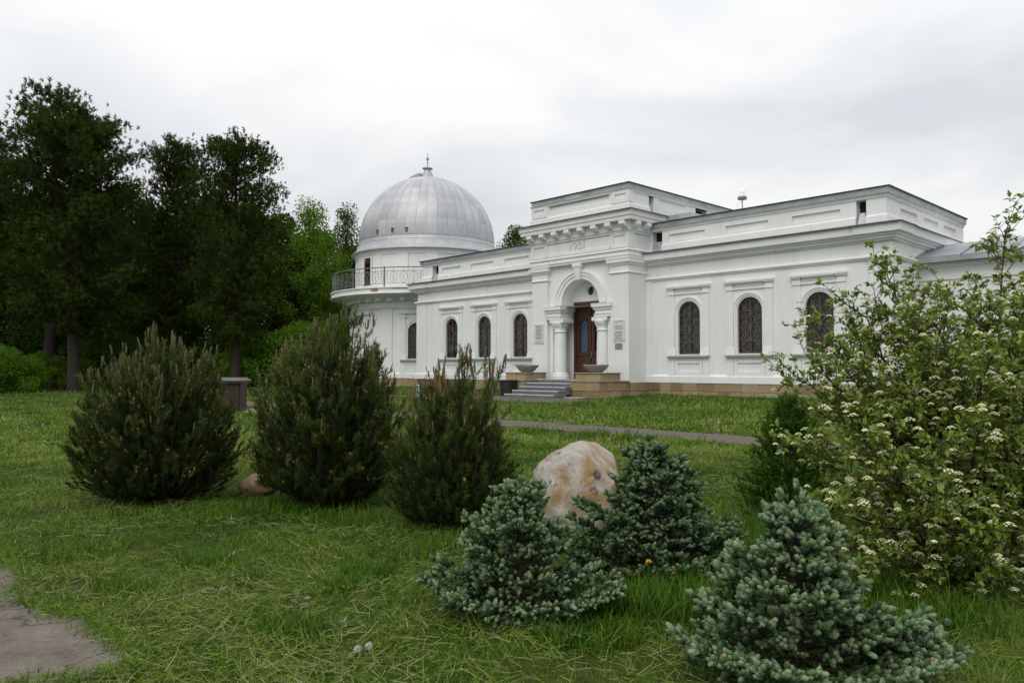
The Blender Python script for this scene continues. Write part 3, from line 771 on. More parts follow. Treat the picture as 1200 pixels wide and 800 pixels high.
m = MB(); m.tube([(DX + .09, -.43, 2.10), (DX + .09, -.43, 2.38)], .014, 6); m.box(DX + .075, DX + .105, -.43, -.36, 2.11, 2.14); m.box(DX + .075, DX + .105, -.43, -.36, 2.34, 2.37); part(m, 'door_handle', M['plaque2'], parent=door)
# plaques
def inscription(x0, x1, z0, z1, y, rows, seed):
    rr = random.Random(seed); m = MB(); h = (z1 - z0) / rows
    for r_ in range(rows):
        if rr.random() < .1: continue
        wdt = (x1 - x0) * rr.uniform(.45, .95); c = (x0 + x1) / 2; x = c - wdt / 2; zz = z1 - (r_ + .5) * h
        while x < c + wdt / 2 - .02:
            l = rr.uniform(.02, .09); m.box(x, min(x + l, c + wdt / 2), y - .004, y + .001, zz - h * .22, zz + h * .22); x += l + .018
    return m
for x0, x1, z0, z1, mt, rows, sd_ in ((-.91, -.27, 2.77, 3.69, 'plaque', 13, 1), (-5.66, -5.03, 2.77, 3.69, 'plaque', 13, 2), (-.80, -.42, 2.43, 2.68, 'plaque2', 4, 3)):
    m = MB(); m.box(x0, x1, PT - .035, PT + .01, z0, z1); p = part(m, 'plaque', M[mt], bevel=.006)
    part(inscription(x0 + .06, x1 - .06, z0 + .05, z1 - .05, PT - .036, rows, sd_), 'inscription', M['letters'], parent=p)
    tag(p, 'small grey metal plate under the marble plaque' if mt == 'plaque2' else 'white marble plaque with rows of small engraved lettering')
# the year in relief on the frieze
fc = bpy.data.curves.new('year', 'FONT'); fc.body = '1901'; fc.size = .52; fc.extrude = .022; fc.align_x = 'CENTER'
fo = bpy.data.objects.new('year', fc); COL.objects.link(fo); fo.rotation_euler = (PI / 2, 0, 0)
bpy.context.view_layer.update()
ym = bpy.data.meshes.new_from_object(fo.evaluated_get(bpy.context.evaluated_depsgraph_get()))
bpy.data.objects.remove(fo)
ym.materials.clear(); ym.materials.append(M['relief'])
yo = place(ym, 'year_relief', CEN, PT - .01, 6.97); yo.rotation_euler = (PI / 2, 0, 0)

# --- round tower
TR, TU, TD = 5.0, 4.72, 4.56                   # lower radius, drum radius, dome radius
def cyl(R): return lambda u, z, d: (TC[0] + (R - d) * math.cos(u / R), TC[1] + (R - d) * math.sin(u / R), z)
def circ(R, n=64, a0=0., a1=2 * PI, full=True):
    return [(TC[0] + R * math.cos(a0 + (a1 - a0) * i / n), TC[1] + R * math.sin(a0 + (a1 - a0) * i / n)) for i in range(n if full else n + 1)]
AX = -PI / 2                                   # the tower axis facing the front (local -t)
angs = [AX + k * PI / 4 for k in range(-3, 5)]
m = MB(); a0 = angs[0] - PI / 8
m.arched_wall(cyl(TR), a0 * TR, (a0 + 2 * PI) * TR, .2, 6.10, [(a * TR, OPW, OPB, OPS) for a in angs if abs(a - AX) > .1 and (-2.5 < a < -.5 or a < -2.2)], WD, du=.4)
part(m, 'tower_wall', M['plaster'], smooth=False)
m = MB(); m.lathe([(TR - .3, .9), (TR - .3, 6.0)], 48, TC); part(m, 'room_shade', M['dark'])  # near-black shell painted as the unlit inside of the tower
for a in angs:
    x, y = TC[0] + (TR - .04) * math.cos(a), TC[1] + (TR - .04) * math.sin(a)
    if a > 0.2 or abs(a) < .1 or a < -2.9: continue
    blind = abs(a - AX) < .1
    window_at(x, y, OPB, a + PI / 2, glazed=not blind)
    if blind:                                  # walled-up niche
        m = MB(); m.ring_xz(0, HS, .0, HW - .03, -.075, .02, n=14); m.box(-HW + .03, HW - .03, -.075, .02, .02, HS); place(m.mesh('niche', M['plaster']), 'niche', x, y, OPB, a + PI / 2)
for k in range(8):                             # pilasters between the bays
    a = AX + PI / 8 + k * PI / 4
    m = MB(); m.sweep(circ(TR, 5, a - .085, a + .085, False), [(-.05, 1.02), (.06, 1.02), (.06, 5.30), (-.05, 5.30)]); part(m, 'pilaster', M['plaster'])
c64 = circ(TR)
m = MB(); m.sweep(c64, [(-.02, 1.0), (.08, 1.0), (.08, 1.26), (.0, 1.34)], closed=True); part(m, 'base_band', M['plaster'])
m = MB(); m.sweep(c64, [(-.02, 5.22), (.05, 5.24), (.11, 5.30), (.11, 5.36), (.03, 5.40), (.03, 5.70)], closed=True); part(m, 'string_course', M['plaster'])
BR = 6.38
m = MB(); m.lathe([(TR - .1, 5.70), (TR + .10, 5.72), (TR + .12, 5.80), (TR + .55, 5.98), (BR - .14, 6.07), (BR, 6.10), (BR, 6.16), (BR - .05, 6.20), (BR - .05, 6.40), (BR + .02, 6.42), (BR + .02, 6.49), (TU - .2, 6.56)], 96, TC)
part(m, 'balcony_slab', M['plaster'])
for k in range(40):                            # brackets under the slab
    a = 2 * PI * k / 40; m = MB(); m.box(TR + .0, TR + .42, -.16, .16, 5.72, 5.93); o = m.build('bracket', M['plaster'], obs, loc=(TC[0], TC[1], -BZ), rz=a) if k == 0 else link('bracket', o.data, obs, (TC[0], TC[1], -BZ), a)
m = MB(); m.sweep(circ(TU), [(0, 6.4), (0, 9.06)], closed=True); part(m, 'drum_wall', M['plaster'])
pm = MB(); pm.sweep([(TU * math.cos(-.075 + .15 * i / 4), TU * math.sin(-.075 + .15 * i / 4)) for i in range(5)], [(-.05, 6.5), (.05, 6.5), (.05, 8.85), (-.05, 8.85)])
PM = pm.mesh('drum_pilaster', M['plaster'])
for k in range(16): place(PM, 'drum_pilaster', TC[0], TC[1], 0, AX + PI / 16 + k * PI / 8)
m = MB(); m.sweep(circ(TU), [(-.02, 8.72), (.07, 8.74), (.07, 8.86), (.12, 8.96), (.12, 9.06)], closed=True); m.sweep(circ(TU), [(-.02, 6.5), (.08, 6.5), (.08, 6.80), (0, 6.86)], closed=True); part(m, 'drum_moulding', M['plaster'])
for a in (AX, AX - PI / 2):                    # drum door
    dmb = MB(); dmb.box(-.36, .36, -.03, .12, 6.86, 8.36); dmb.ring_xz(0, 8.30, .0, .36, -.03, .12, .3, PI - .3, 10); d_ = place(dmb.mesh('drum_door', M['door']), 'drum_door', TC[0] + (TU) * math.cos(a), TC[1] + TU * math.sin(a), 0, a + PI / 2)
    m = MB(); m.box(-.24, .24, -.045, -.02, 7.30, 8.25); m.build('door_pane', M['glass'], d_)
    m = MB(); m.box(-.50, -.37, -.07, .1, 6.84, 8.60); m.box(.37, .50, -.07, .1, 6.84, 8.60); m.box(-.50, .50, -.072, .1, 8.601, 8.70); m.build('door_surround', M['plaster'], d_)
for a_, wd, z0_, z1_ in ((-67.6, .55, 6.17, 6.44), (-52.6, 1.15, 6.335, 6.415), (-80, .35, 6.37, 6.43)):
    a_ = math.radians(a_); k = 9; rr = random.Random(int(wd * 99)); vs, fs = [], []
    for j in range(k + 1):
        b_ = a_ + (j / k - .5) * wd / BR; t_ = (.25 + .75 * math.sin(PI * j / k)) * (z1_ - z0_) / 2; zm = (z0_ + z1_) / 2
        for zz_ in (zm - t_ * rr.uniform(.7, 1), zm + t_ * rr.uniform(.7, 1)):
            for r_ in (BR - .06, BR - .042): vs.append((TC[0] + r_ * math.cos(b_), TC[1] + r_ * math.sin(b_), zz_))
    for j in range(k):
        b, d_ = j * 4, j * 4 + 4; fs += [(b + 1, d_ + 1, d_ + 3, b + 3), (b, b + 1, d_ + 1, d_), (b + 2, d_ + 2, d_ + 3, b + 3)]
    m = MB(); m.add(vs, fs); part(m, 'bare_brick_patch', M['brick'])
# railing
rail = MB(); RR = BR - .12
for z, r_ in ((7.66, .032), (7.44, .016), (6.68, .018)): rail.tube([(x, y, z) for x, y in circ(RR, 96)] + [(TC[0] + RR, TC[1], z)], r_, 5, cap=False)
railing = part(rail, 'railing', M['railing'])
post = MB(); post.box(RR - .035, RR + .035, -.035, .035, 6.48, 7.72); PO = post.mesh('railing_post', M['railing'])
for k in range(16): link('railing_post', PO, railing, (TC[0], TC[1], 0), 2 * PI * k / 16 + .1)
pnl = MB(); seg = 2 * PI / 16
def rp(u, z): a = u / RR; return (RR * math.cos(a), RR * math.sin(a), z)
wseg = seg * RR
for j in range(1, 4): pnl.tube([rp(wseg * j / 4, 6.68), rp(wseg * j / 4, 7.66)], .012, 4, cap=False)
for j in range(4):
    c = wseg * (j + .5) / 4
    pnl.tube([rp(c + .26 * math.cos(2 * PI * i / 16), 7.02 + .26 * math.sin(2 * PI * i / 16)) for i in range(17)], .010, 3, cap=False)
    pnl.tube([rp(c + .11 * math.cos(2 * PI * i / 10), 7.02 + .11 * math.sin(2 * PI * i / 10)) for i in range(11)], .010, 3, cap=False)
    for sg in (-1, 1):
        pnl.tube([rp(c + sg * (.30 - .22 * math.sin(PI * i / 8)), 6.70 + .72 * i / 8) for i in range(9)], .010, 3, cap=False)
        pnl.tube([rp(c + sg * .14 + .07 * math.cos(2 * PI * i / 8), 7.33 + .07 * math.sin(2 * PI * i / 8)) for i in range(9)], .009, 3, cap=False)
PN = pnl.mesh('railing_panel', M['railing'])
for k in range(16): link('railing_panel', PN, railing, (TC[0], TC[1], 0), 2 * PI * k / 16 + .1)
# dome: under-shell, eave ring, panels, finial, slit cover, vents
DZ = 9.95
sh = [(5.06, 9.02), (5.08, 9.06), (4.86, 9.22), (4.70, 9.42), (4.62, 9.70), (TD - .03, DZ)] + [((TD - .03) * math.cos(math.radians(q_)), DZ + (TD - .03) * math.sin(math.radians(q_))) for q_ in range(6, 91, 6)]
m = MB(); m.lathe([(4.4, 9.04)] + sh, 84, TC); dome = part(m, 'dome', M['zinc'], smooth=True)
NP = 42
rows = [(.1, 13.15), (13.2, 28.15), (28.2, 43.65), (43.7, 60.15), (60.2, 80)]
for ri, (e0, e1) in enumerate(rows):
    npn = NP if ri < 4 else NP // 2
    da = 2 * PI / npn - .011 / math.cos(math.radians(min(e1, 70))) / TD; k = 5
    vs, fs = [], []
    for j in range(k + 1):
        el = math.radians(e0 + (e1 - e0) * j / k)
        for i in range(4):
            a = -da / 2 + da * i / 3; edge = .0 if (i in (0, 3) or j in (0, k)) else .012
            r_ = TD + .004 + edge; vs.append((r_ * math.cos(el) * math.cos(a), r_ * math.cos(el) * math.sin(a), DZ + r_ * math.sin(el)))
    for j in range(k):
        for i in range(3): fs.append((j * 4 + i, j * 4 + i + 1, j * 4 + i + 5, j * 4 + i + 4))
    pm = MB(); pm.add(vs, fs); pme = pm.mesh('panel', M['zinc'], smooth=True)
    for q_ in range(npn):
        o = link('panel', pme, dome, (TC[0], TC[1], 0), 2 * PI * q_ / npn + ri * .011)
        o.scale = (1 + random.uniform(-.0008, .0012),) * 2 + (1,)
for i, a in enumerate(np.linspace(0, 2 * PI, 28, endpoint=False)):   # lower curb sheets
    pm = MB(); prof = [(4.64, 9.68), (4.585, 9.80), (4.572, 9.93)]; d_ = PI / 28 - .002
    if i == 0:
        pm.lathe(prof, 4, (0, 0), -d_, d_); cme = pm.mesh('curb_sheet', M['zinc'], smooth=True)
    link('curb_sheet', cme, dome, (TC[0], TC[1], 0), a)
m = MB(); m.lathe([(.60, 14.34), (.46, 14.58), (.28, 14.95), (.20, 15.16), (.36, 15.18), (.36, 15.22), (.10, 15.27), (.045, 15.30), (.04, 15.75), (.09, 15.80), (.11, 15.90), (.07, 15.98), (.03, 16.05), (.02, 16.28), (0, 16.30)], 16, TC); part(m, 'finial', M['fascia'], parent=dome)
m = MB()                                       # slit cover runs over the far left of the dome
ca = math.radians(135) - BANG; ct, st = math.cos(ca), math.sin(ca); hw = .62
for ra in ((TD + .10, TD + .36),):
    vs, fs = [], []; k = 14
    for j in range(k + 1):
        el = math.radians(5 + 83 * j / k)
        for r_ in ra:
            for sx in (-hw, hw):
                r2 = math.sqrt(max(r_ * r_ - hw * hw, .1)); x, z = r2 * math.cos(el), DZ + r2 * math.sin(el)
                vs.append((TC[0] + x * ct - sx * st, TC[1] + x * st + sx * ct, z))
    for j in range(k):
        b, d_ = j * 4, j * 4 + 4
        fs += [(b + 2, b + 3, d_ + 3, d_ + 2), (b, b + 2, d_ + 2, d_), (b + 1, d_ + 1, d_ + 3, b + 3)]
    fs += [(0, 1, 3, 2), (k * 4, k * 4 + 2, k * 4 + 3, k * 4 + 1)]
    m.add(vs, fs)
part(m, 'slit_cover', M['zinc'], parent=dome)
for az in (-100, -112, -127):                  # small vents near the foot
    a = math.radians(az) - BANG; m = MB(); x, y = TC[0] + (TD + .02) * math.cos(a), TC[1] + (TD + .02) * math.sin(a)
    m.lathe([(.0, 10.10), (.07, 10.10), (.07, 10.28), (.10, 10.30), (.10, 10.34), (0, 10.40)], 10, (x, y)); part(m, 'vent', M['roof_edge'], parent=dome)

# --- low annex on the right
m = MB(); m.box(R1 - .1, 22, 2.6, 6.6, .2, 5.42); m.box(R1, 22, 2.54, 2.7, 4.75, 4.9); m.box(R1, 22, 2.5, 2.7, 5.2, 5.41); part(m, 'annex_wall', M['plaster'])
for i in range(8):
    x0, x1 = R1 - .02 + i * 1.5, R1 - .02 + (i + 1) * 1.5 - .015
    m = MB(); m.add([(x0, 2.2, 5.52), (x1, 2.2, 5.52), (x1, 4.6, 6.25), (x0, 4.6, 6.25), (x0, 2.2, 5.56), (x1, 2.2, 5.56), (x1, 4.6, 6.29), (x0, 4.6, 6.29)], [(0, 3, 2, 1), (4, 5, 6, 7), (0, 1, 5, 4), (1, 2, 6, 5), (2, 3, 7, 6), (3, 0, 4, 7)]); m.box(x0, x0 + .03, 2.2, 2.24, 5.54, 5.60)
    m.add([(x0, 2.2, 5.56), (x0 + .03, 2.2, 5.56), (x0 + .03, 4.6, 6.29), (x0, 4.6, 6.29), (x0, 2.2, 5.61), (x0 + .03, 2.2, 5.61), (x0 + .03, 4.6, 6.34), (x0, 4.6, 6.34)], [(0, 3, 2, 1), (4, 5, 6, 7), (0, 1, 5, 4), (1, 2, 6, 5), (2, 3, 7, 6), (3, 0, 4, 7)])
    part(m, 'roof_sheet', M['roof'])
m = MB(); m.box(R1, 22, 2.18, 2.34, 5.36, 5.515); part(m, 'fascia', M['fascia'])
m = MB(); m.box(R1, 22, 4.6, 6.8, 5.4, 6.25); part(m, 'annex_back', M['plaster'])

# --- plinth of squared stones
SB = []
for i in range(5):
    bm = bmesh.new(); bmesh.ops.create_cube(bm, size=1.0); bmesh.ops.bevel(bm, geom=list(bm.edges), offset=.035, segments=1, affect='EDGES')
    rr = random.Random(i)
    for v in bm.verts: v.co += Vector((rr.uniform(-.02, .02), rr.uniform(-.05, .05), rr.uniform(-.03, .03)))
    me = bpy.data.meshes.new('stone'); bm.to_mesh(me); bm.free(); me.materials.append(M['stone']); SB.append(me)
srand = random.Random(5)
def stone_run(parent, p0, p1, z0, z1, courses, shift, thick=.14, lo=.42, hi=.82, proud=.0):
    """squared stones along a straight run, outer side to the right of travel"""
    a, b = Vector(p0), Vector(p1); d = (b - a); L = d.length; d.normalize(); nrm = Vector((d.y, -d.x)); ang = math.atan2(d.y, d.x); h = (z1 - z0) / courses
    for c in range(courses):
        x = 0.
        while x < L - .01:
            l = srand.uniform(lo, hi)
            if L - x - l < lo * .6: l = L - x
            mid = a + d * (x + l / 2) + nrm * (proud + srand.uniform(-.012, .012) - thick / 2 + .03)
            o = link('stone', srand.choice(SB), parent, (mid.x, mid.y, z0 + (c + .5) * h + shift), ang + srand.uniform(-.006, .006))
            o.scale = (l - .012, thick, h - .012); x += l
m = MB(); m.box(R0, R1 + .02, -.02, .3, .15, 1.0); plinth = part(m, 'plinth', M['mortar'])
stone_run(plinth, (R0, -.03), (R1 + .03, -.03), .30, 1.01, 2, 0, lo=.45, hi=.8); stone_run(plinth, (R1 + .03, .1), (R1 + .03, 2.6), .30, 1.01, 2, 0)
stone_run(plinth, (L0 - .02, -.03), (L1, -.03), .30, 1.01, 1, 0, lo=.35, hi=.5); stone_run(plinth, (PR1 + .02, PT), (PR1 + .02, -.04), .25, 1.01, 2, 0); stone_run(plinth, (PR0, PT - .02), (PR1, PT - .02), .25, 1.01, 2, 0); stone_run(plinth, (PL0, PT - .02), (PL1, PT - .02), .25, 1.01, 2, 0); stone_run(plinth, (PL0 - .02, -.04), (PL0 - .02, PT), .25, 1.01, 2, 0)
cc = circ(TR + .02, 72)
for i in range(72):
    ang_ = 2 * PI * (i + .5) / 72
    if math.sin(ang_) < .35: stone_run(plinth, cc[i], cc[(i + 1) % 72], .30, 1.005, 1, 0, lo=.6, hi=.7)

# ------------------------------------------------------------------ entrance stairs, pedestals, bowls, bin
st_root = empty('entrance_stairs', bworld(CEN, -3.2, .30), BANG)
tag(st_root, 'flight of grey steps with pale nosings leading up to the brown door', 'stairs')
for i, (tn, zt) in enumerate(((-4.6, .505), (-4.15, .66), (-3.7, .815), (-3.25, .97), (-2.6, 1.12))):
    y1 = -2.8 + 1.9 + (.5 if i == 4 else 0); y1 = 2.9
    xr = 1.44 if i else 1.62; xl = -1.30 if i else -1.34
    m = MB(); m.box(xl, xr if i < 4 else 1.30, tn + 3.2, (tn + 3.2 + .75) if i < 4 else 2.9, .0 if i == 0 else zt - .30 - .17, zt - .30)
    sp = m.build('step', M['step'], st_root, bevel=.012)
    m = MB(); m.box(xl + .02, (xr if i < 4 else 1.30) - .02, tn + 3.2 - .008, tn + 3.2 + .05, zt - .30 - .022, zt - .30 + .006); m.build('nosing', M['nosing'], sp)
def pedestal(s0, s1, label):
    r_ = empty('stone_pedestal', bworld((s0 + s1) / 2, -2.3, .28), BANG); tag(r_, label, 'pedestal', 'stone pedestals beside the stairs')
    hw_ = (s1 - s0) / 2; f = -3.3 + 2.3; bk = -1.30 + 2.3
    m = MB(); m.box(-hw_ + .04, hw_ - .04, f + .04, bk, 0, .80 - .03); m.box(-hw_ + .14, hw_ - .14, f + .24, .55 - .05, .78, 1.12); m.build('core', M['mortar'], r_)
    for p0, p1 in (((-hw_, bk), (-hw_, f)), ((-hw_, f), (hw_, f)), ((hw_, f), (hw_, bk))):
        stone_run(r_, p0, p1, .0, .76, 2, 0, thick=.10, proud=-.03)
    q_ = hw_ - .12
    for p0, p1 in (((-q_, .52), (-q_, f + .2)), ((-q_, f + .2), (q_, f + .2)), ((q_, f + .2), (q_, .52))):
        stone_run(r_, p0, p1, .80, 1.10, 1, 0, thick=.10, proud=-.03)
    m = MB(); m.box(-hw_ - .04, hw_ + .04, f - .04, bk - .01, .762, .802); m.build('cap_slab', M['cap'], r_, bevel=.008)
    m = MB(); m.box(-q_ - .04, q_ + .04, f + .16, .56, 1.102, 1.142); m.build('cap_slab', M['cap'], r_, bevel=.008)
    m = MB(); m.box(hw_ - 1.7, hw_ - .55, f - .75, f - .05, .05, .14) if s0 > -3 else m.box(-hw_, -hw_ + .5, f - .3, f - .05, .0, .08); m.build('footing_slab', M['cap'], r_, bevel=.01)
    return r_
pedestal(-1.60, -.02, 'stone-faced pedestal by the steps, under the plaque that has a metal plate below')
pedestal(-5.86, -4.30, 'stone-faced pedestal by the steps, behind the black litter bin')
def bowl(s, t, label):
    b_ = empty('flower_bowl', bworld(s, t, .28 + 1.142), BANG); tag(b_, label, 'planter', 'concrete bowls on the pedestals')
    m = MB(); m.lathe([(0, 0), (.26, 0), (.28, .03), (.36, .08), (.50, .24), (.545, .30), (.55, .33), (.50, .335), (.47, .28), (0, .27)], 32); m.build('bowl', M['concrete'], b_, smooth=True)
    m = MB(); m.lathe([(.47, .285), (.3, .30), (0, .31)], 24); m.build('soil', M['soil'], b_)
    rr = random.Random(label)
    for _ in range(12):
        m = MB(); x, y = rr.uniform(-.3, .3), rr.uniform(-.3, .3); m.tube([(x, y, .28), (x + rr.uniform(-.06, .06), y + rr.uniform(-.06, .06), .28 + rr.uniform(.08, .22))], [.006, .002], 3); m.build('dry_stem', M['twig'], b_)
bowl(-.98, -2.35, 'round concrete flower bowl on a pedestal in front of the brown door')
bowl(-5.10, -2.35, 'round concrete flower bowl on the pedestal behind the black litter bin')
bn = empty('litter_bin', bworld(-5.02, -3.62, .33), BANG); tag(bn, 'black square litter bin standing against the stone pedestal by the steps', 'bin')
m = MB(); m.taper(-.32, .32, -.2, .2, .04, .70, -.03); m.build('bin_body', M['bin'], bn, bevel=.02)
m = MB(); m.box(-.37, .37, -.25, .25, .70, .75); m.build('rim', M['bin'], bn, bevel=.01)
m = MB(); m.box(-.26, .26, -.15, .15, -.03, .05); m.build('foot', M['bin'], bn)

# roof antenna
an = empty('roof_antenna', bworld(2.31, 4.0, 7.62), BANG); tag(an, 'thin pole with a white cone cap standing on the right wing roof', 'antenna')
m = MB(); m.tube([(0, 0, 0), (0, 0, 1.72)], .028, 6); m.build('pole', M['fascia'], an)
m = MB(); m.lathe([(0, 1.60), (.20, 1.60), (.21, 1.68), (.19, 1.72)], 16); m.build('base_ring', M['iron'], an)
m = MB(); m.lathe([(.19, 1.721), (.13, 1.90), (.05, 2.10), (.0, 2.14)], 16); m.build('cone_cap', M['white'], an, smooth=True)
m = MB(); m.tube([(-.02, 0, 1.5), (-.22, 0, 1.45), (-.27, 0, 1.1), (-.2, 0, .5), (-.05, 0, .02)], .012, 4); m.build('cable', M['white'], an)

# ------------------------------------------------------------------ bench, wooden stand
bp = onground(517, 29.5); bench = empty('park_bench', (bp.x, bp.y, bp.z), math.radians(16))
tag(bench, 'slatted dark red park bench with pale cast-iron ends on the lawn before the left wing', 'bench')
for i in range(6):
    m = MB(); m.box(-.95, .95, .24 + .035 * i, .275 + .035 * i, .48 + .072 * i, .535 + .072 * i); m.build('back_slat', M['bench_wood'], bench, bevel=.006)
for i in range(5):
    m = MB(); m.box(-.95, .95, -.28 + .10 * i, -.20 + .10 * i, .425, .46); m.build('seat_slat', M['bench_wood'], bench, bevel=.006)
for sx in (-.90, .90):
    m = MB(); m.tube([(sx, .33, -.03), (sx, .24, .42), (sx, .50, .98)], [.035, .035, .028], 6)
    m.tube([(sx, .20, .42), (sx, -.28, .40), (sx, -.33, .20), (sx, -.30, -.03)], .032, 6)
    m.tube([(sx, .36, .66), (sx, .10, .70), (sx, -.20, .68), (sx, -.33, .60), (sx, -.31, .52), (sx, -.24, .53), (sx, -.25, .60)], .026, 6)
    m.tube([(sx, -.28, .40), (sx, -.18, .52), (sx, -.25, .66)], .022, 6)
    m.build('end_frame', M['bench_iron'], bench)
kp = onground(267, 25.3); kz = empty('wooden_stand', (kp.x, kp.y, kp.z), math.radians(4))
tag(kz, 'dark brown plank box with a wide flat overhanging lid, behind the rounded pine bush', 'box stand')
for i in range(6):
    for y in (-.42, .42):
        m = MB(); m.box(-.48 + .16 * i + .004, -.32 + .16 * i - .004, y - .02, y + .02, -.05, .98); m.build('plank', M['box_wood'], kz, bevel=.004)
for i in range(5):
    for x in (-.50, .50):
        m = MB(); m.box(x - .02, x + .02, -.40 + .16 * i + .004, -.24 + .16 * i - .004, -.05, .98); m.build('plank', M['box_wood'], kz, bevel=.004)
m = MB(); m.box(-.60, .60, -.58, .58, .98, 1.06); m.build('lid_rim', M['box_wood'], kz, bevel=.008)
m = MB(); m.taper(-.63, .63, -.61, .61, 1.062, 1.16, .14); m.build('lid', M['box_lid'], kz, bevel=.006)

# ------------------------------------------------------------------ foliage materials
MF = dict(
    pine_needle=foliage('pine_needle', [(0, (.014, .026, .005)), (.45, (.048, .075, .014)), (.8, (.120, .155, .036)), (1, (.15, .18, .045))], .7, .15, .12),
    candle=foliage('pine_candle', [(0, (.085, .098, .045)), (.5, (.135, .125, .062)), (1, (.24, .125, .045))], .7, .1),
    cone=foliage('pollen_cone', [(0, (.10, .075, .030)), (.6, (.19, .105, .038)), (1, (.33, .165, .05))], .8, 0),
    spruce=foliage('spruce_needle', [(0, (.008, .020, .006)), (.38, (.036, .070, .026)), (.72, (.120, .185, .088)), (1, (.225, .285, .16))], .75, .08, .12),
    bud=foliage('spruce_bud', [(0, (.22, .14, .06)), (1, (.32, .23, .11))], .7, 0),
    forest_pine=foliage('forest_pine_needle', [(0, (.022, .036, .007)), (.5, (.050, .074, .014)), (1, (.095, .125, .026))], .8, .25, .03),
    leaf_dark=foliage('woodland_leaf', [(0, (.026, .056, .007)), (.5, (.058, .112, .013)), (1, (.115, .185, .026))], .7, .35, .06),
    leaf_light=foliage('hedge_leaf', [(0, (.060, .140, .010)), (.5, (.120, .235, .018)), (1, (.20, .32, .034))], .65, .4, .08),
    shrub_leaf=foliage('shrub_leaf', [(0, (.075, .145, .012)), (.45, (.175, .265, .032)), (1, (.36, .42, .11))], .5, .35, .35),
    flower=foliage('cream_flower', [(0, (.66, .64, .30)), (.5, (.78, .76, .46)), (1, (.84, .83, .62))], .8, .15),
    thuja=foliage('thuja_spray', [(0, (.020, .056, .006)), (.5, (.055, .125, .014)), (1, (.120, .205, .028))], .7, .25, .1),
    grass=foliage('grass_blade', [(0, (.024, .072, .004)), (.3, (.070, .165, .009)), (.55, (.155, .245, .022)), (.78, (.25, .28, .08)), (1, (.42, .40, .23))], .6, .3, .2),
    broad=foliage('broad_leaf', [(0, (.045, .100, .022)), (1, (.120, .205, .060))], .5, .3),
    dandelion=foliage('dandelion', [(0, (.65, .43, .02)), (1, (.62, .62, .58))], .9, 0),
    litter=foliage('pale_litter', [(0, (.13, .135, .085)), (1, (.30, .30, .24))], .9, .2),
)

def needle_tuft(n, L, l, w, spread, seed, z0=0., lean=.0):
    """needles round a stem of length L; thin single triangles"""
    r = np.random.default_rng(seed); V, F = [], []
    for i in range(n):
        z = z0 + (L - z0) * (i + r.random()) / n; a = r.random() * 2 * PI; t = math.radians(spread * r.uniform(.6, 1.3))
        d = np.array([math.cos(a) * math.sin(t), math.sin(a) * math.sin(t), math.cos(t)]); side = norm(np.cross(d, r.normal(size=3)))
        b = np.array([0, 0, z]); ll = l * r.uniform(.75, 1.15); k = len(V)
        V += [b - side * w / 2, b + side * w / 2, b + d * ll]; F.append((k, k + 1, k + 2))
    return np.array(V), np.array(F)
def ellipsoid_t(r, h, n=6, m=3):
    V = [(0, 0, 0)]; F = []
    for j in range(1, m + 1):
        t = PI * j / (m + 1)
        for i in range(n): a = 2 * PI * (i + .5 * (j % 2)) / n; V.append((r * math.sin(t) * math.cos(a), r * math.sin(t) * math.sin(a), h * (1 - math.cos(t)) / 2))
    V.append((0, 0, h)); k = len(V) - 1
    for i in range(n):
        F.append((0, 1 + (i + 1) % n, 1 + i)); F.append((k, k - n + i, k - n + (i + 1) % n))
        for j in range(m - 1):
            a, b = 1 + j * n + i, 1 + j * n + (i + 1) % n; F += [(a, b, a + n), (b, b + n, a + n)]
    return np.array(V, float), np.array(F)
def leaf_t(l, w, fold=.18, droop=.12):
    """pointed leaf along local z, face towards local y"""
    V = np.array([(0, 0, 0), (-w / 2, w * fold, l * .42), (w / 2, w * fold, l * .42), (0, 0, l * .45), (0, -l * droop, l)], float)
    return V, np.array([(0, 3, 1), (0, 2, 3), (1, 3, 4), (3, 2, 4)])
def rand_unit(n, r): return norm(r.normal(size=(n, 3)))
def tubes_np(lines, mat_idx, soup, n=5, v=.5):
    mb = MB()
    for pts, rad in lines: mb.tube(pts, rad, n, cap=False)
    V = np.array([tuple(x) for x in mb.v]); F = np.array([t for f in mb.f for t in ((f[0], f[1], f[2]), (f[0], f[2], f[3]))])
    soup.raw(V, F, v, mat_idx)
def tubes_mesh(name, lines, mat, n=6):
    mb = MB()
    for pts, rad in lines: mb.tube(pts, rad, n, cap=False)
    return np_mesh(name, np.array([tuple(x) for x in mb.v]), np.array([t for f in mb.f for t in ((f[0], f[1], f[2]), (f[0], f[2], f[3]))]), [mat], smooth=True)

